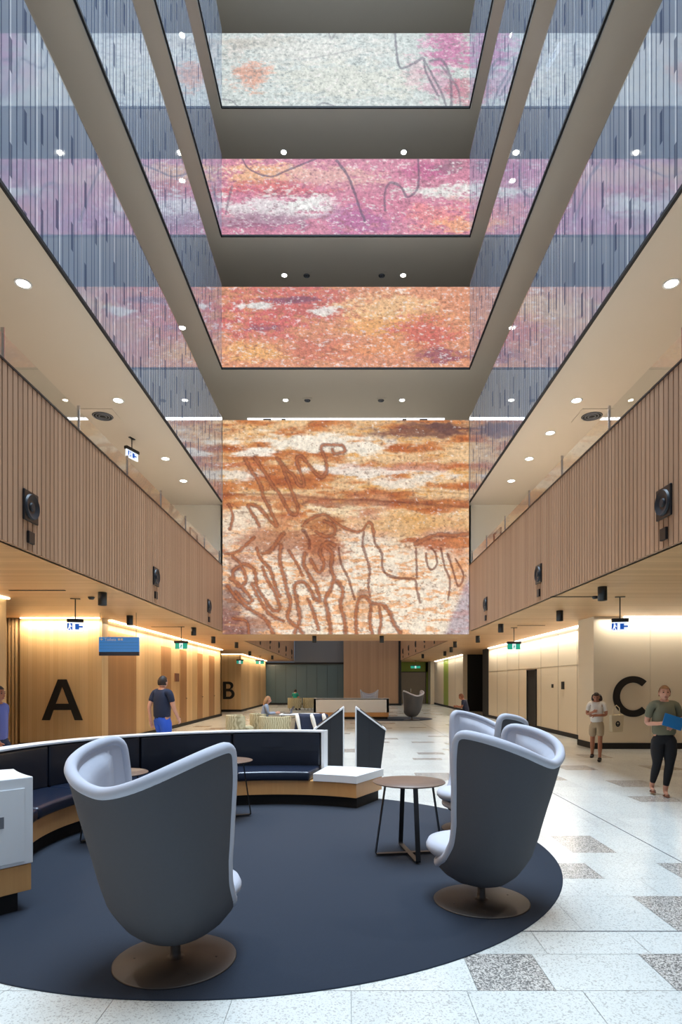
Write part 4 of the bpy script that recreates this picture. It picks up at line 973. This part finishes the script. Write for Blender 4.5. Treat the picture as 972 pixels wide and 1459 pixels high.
def person(label, loc, rz, H=1.7, pose=None, top='navy', bottom='blue', sleeve='short', legs='long', shoes='shoe', skin='skin', hair='hair_d', hairlen=0, build=1.0, lean=0):
    """local +y is forward. pose: dict of joint overrides for a 1.70 m figure"""
    k = H/1.7
    J = dict(pelvis=(0,0,.94), waist=(0,.0,1.08), chest=(0,.0,1.28), neck=(0,0,1.45), head=(0,.02,1.575),
             shL=(-.175,0,1.40), elL=(-.215,-.02,1.12), wrL=(-.20,.08,.88), shR=(.175,0,1.40), elR=(.215,-.02,1.12), wrR=(.20,.08,.88),
             hiL=(-.09,0,.90), knL=(-.10,.03,.50), anL=(-.10,-.03,.085), hiR=(.09,0,.90), knR=(.10,.03,.50), anR=(.10,-.03,.085))
    J.update(pose or {}); J = {a: Vector(b) for a, b in J.items()}
    root = thing('person', label, 'person', loc, rz); root.scale = (k, k, k)
    b = build
    # body: one continuous surface
    V = []; E = []; Rr = []; ix = {}
    def v(n, p, r, par=None):
        ix[n] = len(V); V.append(Vector(p)); Rr.append(r)
        if par: E.append((ix[par], ix[n]))
    v('pelvis', J['pelvis'], (.10*b, .08*b)); v('waist', J['waist'], (.10*b, .08*b), 'pelvis'); v('chest', J['chest'], (.13*b, .09*b), 'waist')
    v('uch', J['chest'].lerp(J['neck'], .65), (.09, .075), 'chest'); v('neck', J['neck'], .052, 'uch'); v('nk2', J['neck'].lerp(J['head'], .55), .05, 'neck')
    for s in 'LR':
        v('sh'+s, J['sh'+s], .055*b, 'uch'); v('el'+s, J['el'+s], .041, 'sh'+s); v('wr'+s, J['wr'+s], (.024, .03), 'el'+s)
        d = (J['wr'+s]-J['el'+s]).normalized(); side = Vector((1 if s == 'L' else -1, 0, 0)); side = (side-d*side.dot(d)).normalized(); nrm = d.cross(side)
        palm = J['wr'+s]+d*.055; v('pa'+s, palm, (.028, .024), 'wr'+s)
        for q in range(4):
            f0 = palm+d*.035+nrm*(.027-.018*q); ln = (.035, .04, .037, .028)[q]
            v('f%d%s' % (q, s), f0, .0095, 'pa'+s); v('g%d%s' % (q, s), f0+d*ln*.8+side*.012, .0085, 'f%d%s' % (q, s)); v('h%d%s' % (q, s), f0+d*ln*1.2+side*.03, .007, 'g%d%s' % (q, s))
        t0 = J['wr'+s]+d*.03+nrm*.035; v('t0'+s, t0, .011, 'wr'+s); v('t1'+s, t0+d*.035+nrm*.02+side*.01, .009, 't0'+s)
        v('hi'+s, J['hi'+s], .066*b, 'pelvis'); v('th'+s, J['hi'+s].lerp(J['kn'+s], .45), .064*b, 'hi'+s); v('kn'+s, J['kn'+s], .054*b, 'th'+s)
        v('cf'+s, J['kn'+s].lerp(J['an'+s], .3), .056*b, 'kn'+s); v('an'+s, J['an'+s], .036, 'cf'+s)
        v('he'+s, J['an'+s]+Vector((0, .02, -.045)), .032, 'an'+s); v('to'+s, J['an'+s]+Vector((0, .14, -.058)), (.036, .022), 'he'+s)
    bm = skin_mesh(V, E, Rr, 1)
    hd = J['head']; tilt = Matrix.Rotation(lean, 4, 'X')
    def face(c):
        c = c.copy()
        if c.z < 0: c.x *= 1-.28*(-c.z)**1.3; c.y = c.y*(1-.10*(-c.z)) + .06*(-c.z)
        if c.y > .7 and abs(c.x) < .2 and -.35 < c.z < .1: c.y += .16*(1-abs(c.x)/.2)
        if c.y > .6 and .05 < c.z < .3 and .15 < abs(c.x) < .55: c.y -= .07
        return c
    def at(x, y, z): return hd+tilt.to_3x3() @ Vector((x, y, z))
    ellipsoid(bm, hd, (.076, .095, .115), 0, tilt, 28, face)
    for s in (-1, 1):
        ellipsoid(bm, at(s*.077, -.005, -.005), (.010, .02, .03), 0, tilt, 8)
        ellipsoid(bm, at(s*.031, .083, .012), (.012, .008, .007), 1, tilt, 8); ellipsoid(bm, at(s*.031, .084, .034), (.018, .006, .004), 3, tilt, 8)
    ellipsoid(bm, at(0, .100, -.018), (.012, .014, .022), 0, tilt, 10); ellipsoid(bm, at(0, .089, -.058), (.023, .007, .007), 2, tilt, 8)
    obj('body', bm, [M[skin], M['eye'], M['lip'], M[hair]], root, recalc=False)
    # hair
    bm = bmesh.new(); vs = ellipsoid(bm, hd, (.086, .104, .124), 0, None, 28)
    dele = [x for x in vs if (x.co.y-hd.y > .035 and x.co.z-hd.z < .055) or (x.co.z-hd.z < -.06-hairlen*.02) or (abs(x.co.x-hd.x) > .0 and x.co.y-hd.y > .01 and x.co.z-hd.z < -.0)]
    bmesh.ops.delete(bm, geom=dele, context='VERTS')
    for x in bm.verts: x.co = hd+tilt.to_3x3() @ (x.co-hd)
    if hairlen:
        for s in (-1, 0, 1):
            pts = [at(s*.06, -.03-.02*(s == 0), .03), at(s*.075, -.06, -.08), at(s*.075, -.07, -.08-.5*hairlen), at(s*.06, -.055, -.08-hairlen)]
            tube(bm, catmull_v(pts), [.045, .05, .055, .055, .055, .055, .05, .05, .045, .04, .035, .03, .02][:len(catmull_v(pts))], 10)
    obj('hair', bm, M[hair], root)
    # shirt
    V = []; E = []; Rr = []; ix = {}
    up_ = (J['waist']-J['pelvis']).normalized(); v('pelvis', J['pelvis']-up_*.085, (.168*b, .145*b)); v('waist', J['waist'], (.155*b, .13*b), 'pelvis'); v('chest', J['chest'], (.165*b, .128*b), 'waist'); v('uch', J['chest'].lerp(J['neck'], .68), (.092, .078), 'chest')
    for s in 'LR':
        v('sh'+s, J['sh'+s], .063*b, 'uch')
        e = J['sh'+s].lerp(J['el'+s], .75 if sleeve == 'short' else 1); v('el'+s, e, .054*b if sleeve == 'short' else .05, 'sh'+s)
        if sleeve == 'long': v('wr'+s, J['el'+s].lerp(J['wr'+s], .93), .04, 'el'+s)
    obj('shirt', skin_mesh(V, E, Rr, 1), M[top], root, recalc=False)
    V = []; E = []; Rr = []; ix = {}
    v('pelvis', J['pelvis'], (.165*b, .135*b)); v('w2', J['waist'], (.145*b, .115*b), 'pelvis')
    for s in 'LR':
        v('hi'+s, J['hi'+s], .115*b, 'pelvis'); v('th'+s, J['hi'+s].lerp(J['kn'+s], .5), .098*b, 'hi'+s)
        if legs == 'short': v('kn'+s, J['hi'+s].lerp(J['kn'+s], .8), .088*b, 'th'+s)
        else:
            f = .066 if legs == 'long' else .060
            v('kn'+s, J['kn'+s], f*b, 'th'+s); v('cf'+s, J['kn'+s].lerp(J['an'+s], .35), f*b*.98, 'kn'+s); v('an'+s, J['kn'+s].lerp(J['an'+s], .9), (.056 if legs == 'long' else .042), 'cf'+s)
    obj('trousers', skin_mesh(V, E, Rr, 1), M[bottom], root, recalc=False)
    for s in 'LR':
        bm = bmesh.new(); a = J['an'+s]
        if shoes == 'sandal':
            ellipsoid(bm, a+Vector((0, .065, -.082)), (.042, .125, .010)); tube(bm, [a+Vector((-.04, .08, -.07)), a+Vector((0, .1, -.03)), a+Vector((.04, .08, -.07))], .006, 6)
        else:
            ellipsoid(bm, a+Vector((0, .065, -.052)), (.046, .135, .036)); ellipsoid(bm, a+Vector((0, .0, -.03)), (.046, .058, .05))
        for x in bm.verts: x.co.z = max(x.co.z, a.z-.09)
        obj('sandal' if shoes == 'sandal' else 'shoe', bm, M[shoes], root)
    return root
def catmull_v(P): return [Vector(p) for p in catmull([tuple(p) for p in P], 4)]
walk = dict(hiL=(-.09,0,.90), knL=(-.09,.16,.51), anL=(-.09,.22,.09), knR=(.09,.02,.48), anR=(.09,-.22,.12), elL=(-.22,-.10,1.13), wrL=(-.21,-.06,.88), elR=(.22,.05,1.12), wrR=(.20,.20,.92))
person('person in navy shirt and bright blue trousers walking behind the curved bench', (-3.55, 11.5, 0), R(-25), 1.79, walk, 'navy', 'blue', build=1.12)
person('person in lilac-blue shirt cut off by the left edge of the picture', (-4.62, 7.9, 0), R(-100), 1.62, walk, 'lilac', 'navy', build=1.05, skin='skin2')
hold = dict(elR=(.24,-.04,1.10), wrR=(.08,.20,1.12), elL=(-.24,-.05,1.12), wrL=(-.06,.22,1.08), knL=(-.07,.03,.5), anL=(-.02,-.02,.09), knR=(.09,-.02,.5), anR=(.13,-.20,.12))
pw = person('person in olive t-shirt and black leggings carrying books at the right', (4.62, 8.75, 0), R(165), 1.62, hold, 'olive', 'blackc', legs='tight', shoes='sandal', build=1.18, hair='hair_b')
bm = bmesh.new(); box(bm, -.13, .13, -.012, .012, -.09, .09); o = obj('folder', bm, plain('blue_folder', srgb(20, 110, 170), .4), bevel=.004); o.location = (4.60, 8.475, 1.10); o.rotation_euler = (R(-12), R(18), R(-10)); tag(o, 'blue folder held by the person in the olive t-shirt', 'folder')
hold2 = dict(elR=(.23,-.02,1.13), wrR=(.05,.20,1.20), elL=(-.22,-.02,1.12), wrL=(.02,.22,1.12), head=(0,.05,1.56), knL=(-.09,.10,.50), anL=(-.09,.16,.09), knR=(.10,-.02,.48), anR=(.13,-.20,.13))
person('person in white t-shirt and khaki shorts walking before the letter C wall', (5.3, 12.75, 0), R(150), 1.47, hold2, 'whitec', 'khaki', legs='short', build=1.05, skin='skin2', lean=R(-25), hairlen=.05)
t = thing('tote_bag', 'cream tote bag with a dark mark carried by the person in khaki shorts', 'bag', (5.66, 12.62, .62), R(20))
bm = bmesh.new(); prism(bm, [(-.15, 0), (.15, 0), (.17, .36), (-.17, .36)], 'y', -.04, .04); obj('bag_body', bm, M['bag'], t, bevel=.015)
bm = bmesh.new(); tube(bm, [(-.09, 0, .36), (-.08, 0, .5), (0, 0, .56), (.08, 0, .5), (.09, 0, .36)], .01, 8); obj('handle', bm, M['bag'], t)
bm = bmesh.new(); lathe(bm, [(.03, 0), (.06, 0), (.06, .002), (.03, .002)], 20)
for v_ in bm.verts: v_.co = Vector((v_.co.x, -.041-v_.co.z, .17+v_.co.y))
box(bm, -.05, .05, -.043, -.041, .15, .17); obj('printed_mark', bm, M['blackc'], t)
sit = dict(pelvis=(0,0,.52), waist=(0,.02,.68), chest=(0,.05,.87), neck=(0,.08,1.03), head=(0,.12,1.15), shL=(-.17,.06,.98), shR=(.17,.06,.98), elL=(-.2,.12,.74), elR=(.2,.12,.74), wrL=(-.10,.38,.76), wrR=(.10,.38,.76),
           hiL=(-.09,.02,.5), knL=(-.11,.42,.5), anL=(-.11,.42,.09), hiR=(.09,.02,.5), knR=(.11,.42,.5), anR=(.11,.42,.09))
person('person with long fair hair in grey seated at a laptop in the lounge group', (-2.5, 17.95, 0), R(-78), 1.68, sit, 'greyc', 'blackc', 'long', hair='hair_b', hairlen=.18, lean=R(-8))
person('person in teal top seated far away before the teal wall', (-3.2, 36.5, 0), R(-20), 1.7, sit, 'tealc', 'blackc')
t = thing('stool', 'low black stool beyond the right armchairs', 'stool', (4.45, 22.4, 0))
bm = bmesh.new(); lathe(bm, [(0, .40), (.19, .40), (.2, .42), (.19, .45), (0, .45)], 28); obj('seat', bm, M['vinyl'], t)
bm = bmesh.new(); cyl(bm, (0, 0, .02), (0, 0, .4), .025); lathe(bm, [(0, .02), (.18, .015), (.18, 0), (0, 0)], 28); obj('pedestal', bm, M['black'], t)
person('person in navy seated low beyond the right armchairs, before the dark opening', (4.45, 22.4, 0), R(60), 1.7, dict(sit, neck=(0,.14,1.02), head=(0,.2,1.13), chest=(0,.08,.87)), 'navy', 'navy', skin='skin2', hair='brown', lean=R(-20))

# repeats of one kind share a group
GROUPS = dict(recessed_downlight='round recessed downlights in the storey soffits', cylinder_downlight='black cylinder downlights under the oak ceiling', wall_speaker='black loudspeakers on the batten fascias',
    egg_armchair='charcoal wing armchairs', round_side_table='brown round side tables', tub_chair='patterned tub chairs of the lounge groups', exit_sign='lit hanging signs', art_screen='rock-art screens at the end of the atrium',
    ceiling_diffuser='ceiling air diffusers', information_kiosk='information kiosks behind the bench', cove_light='cove light strips along the walls', slot_vent='dark slots in the oak ceiling', handrail='short black handrails', smoke_detector='black smoke detectors')
for o in bpy.data.objects:
    k = o.name.split('.')[0]
    if o.parent is None and k in GROUPS and 'label' in o: o['group'] = GROUPS[k]
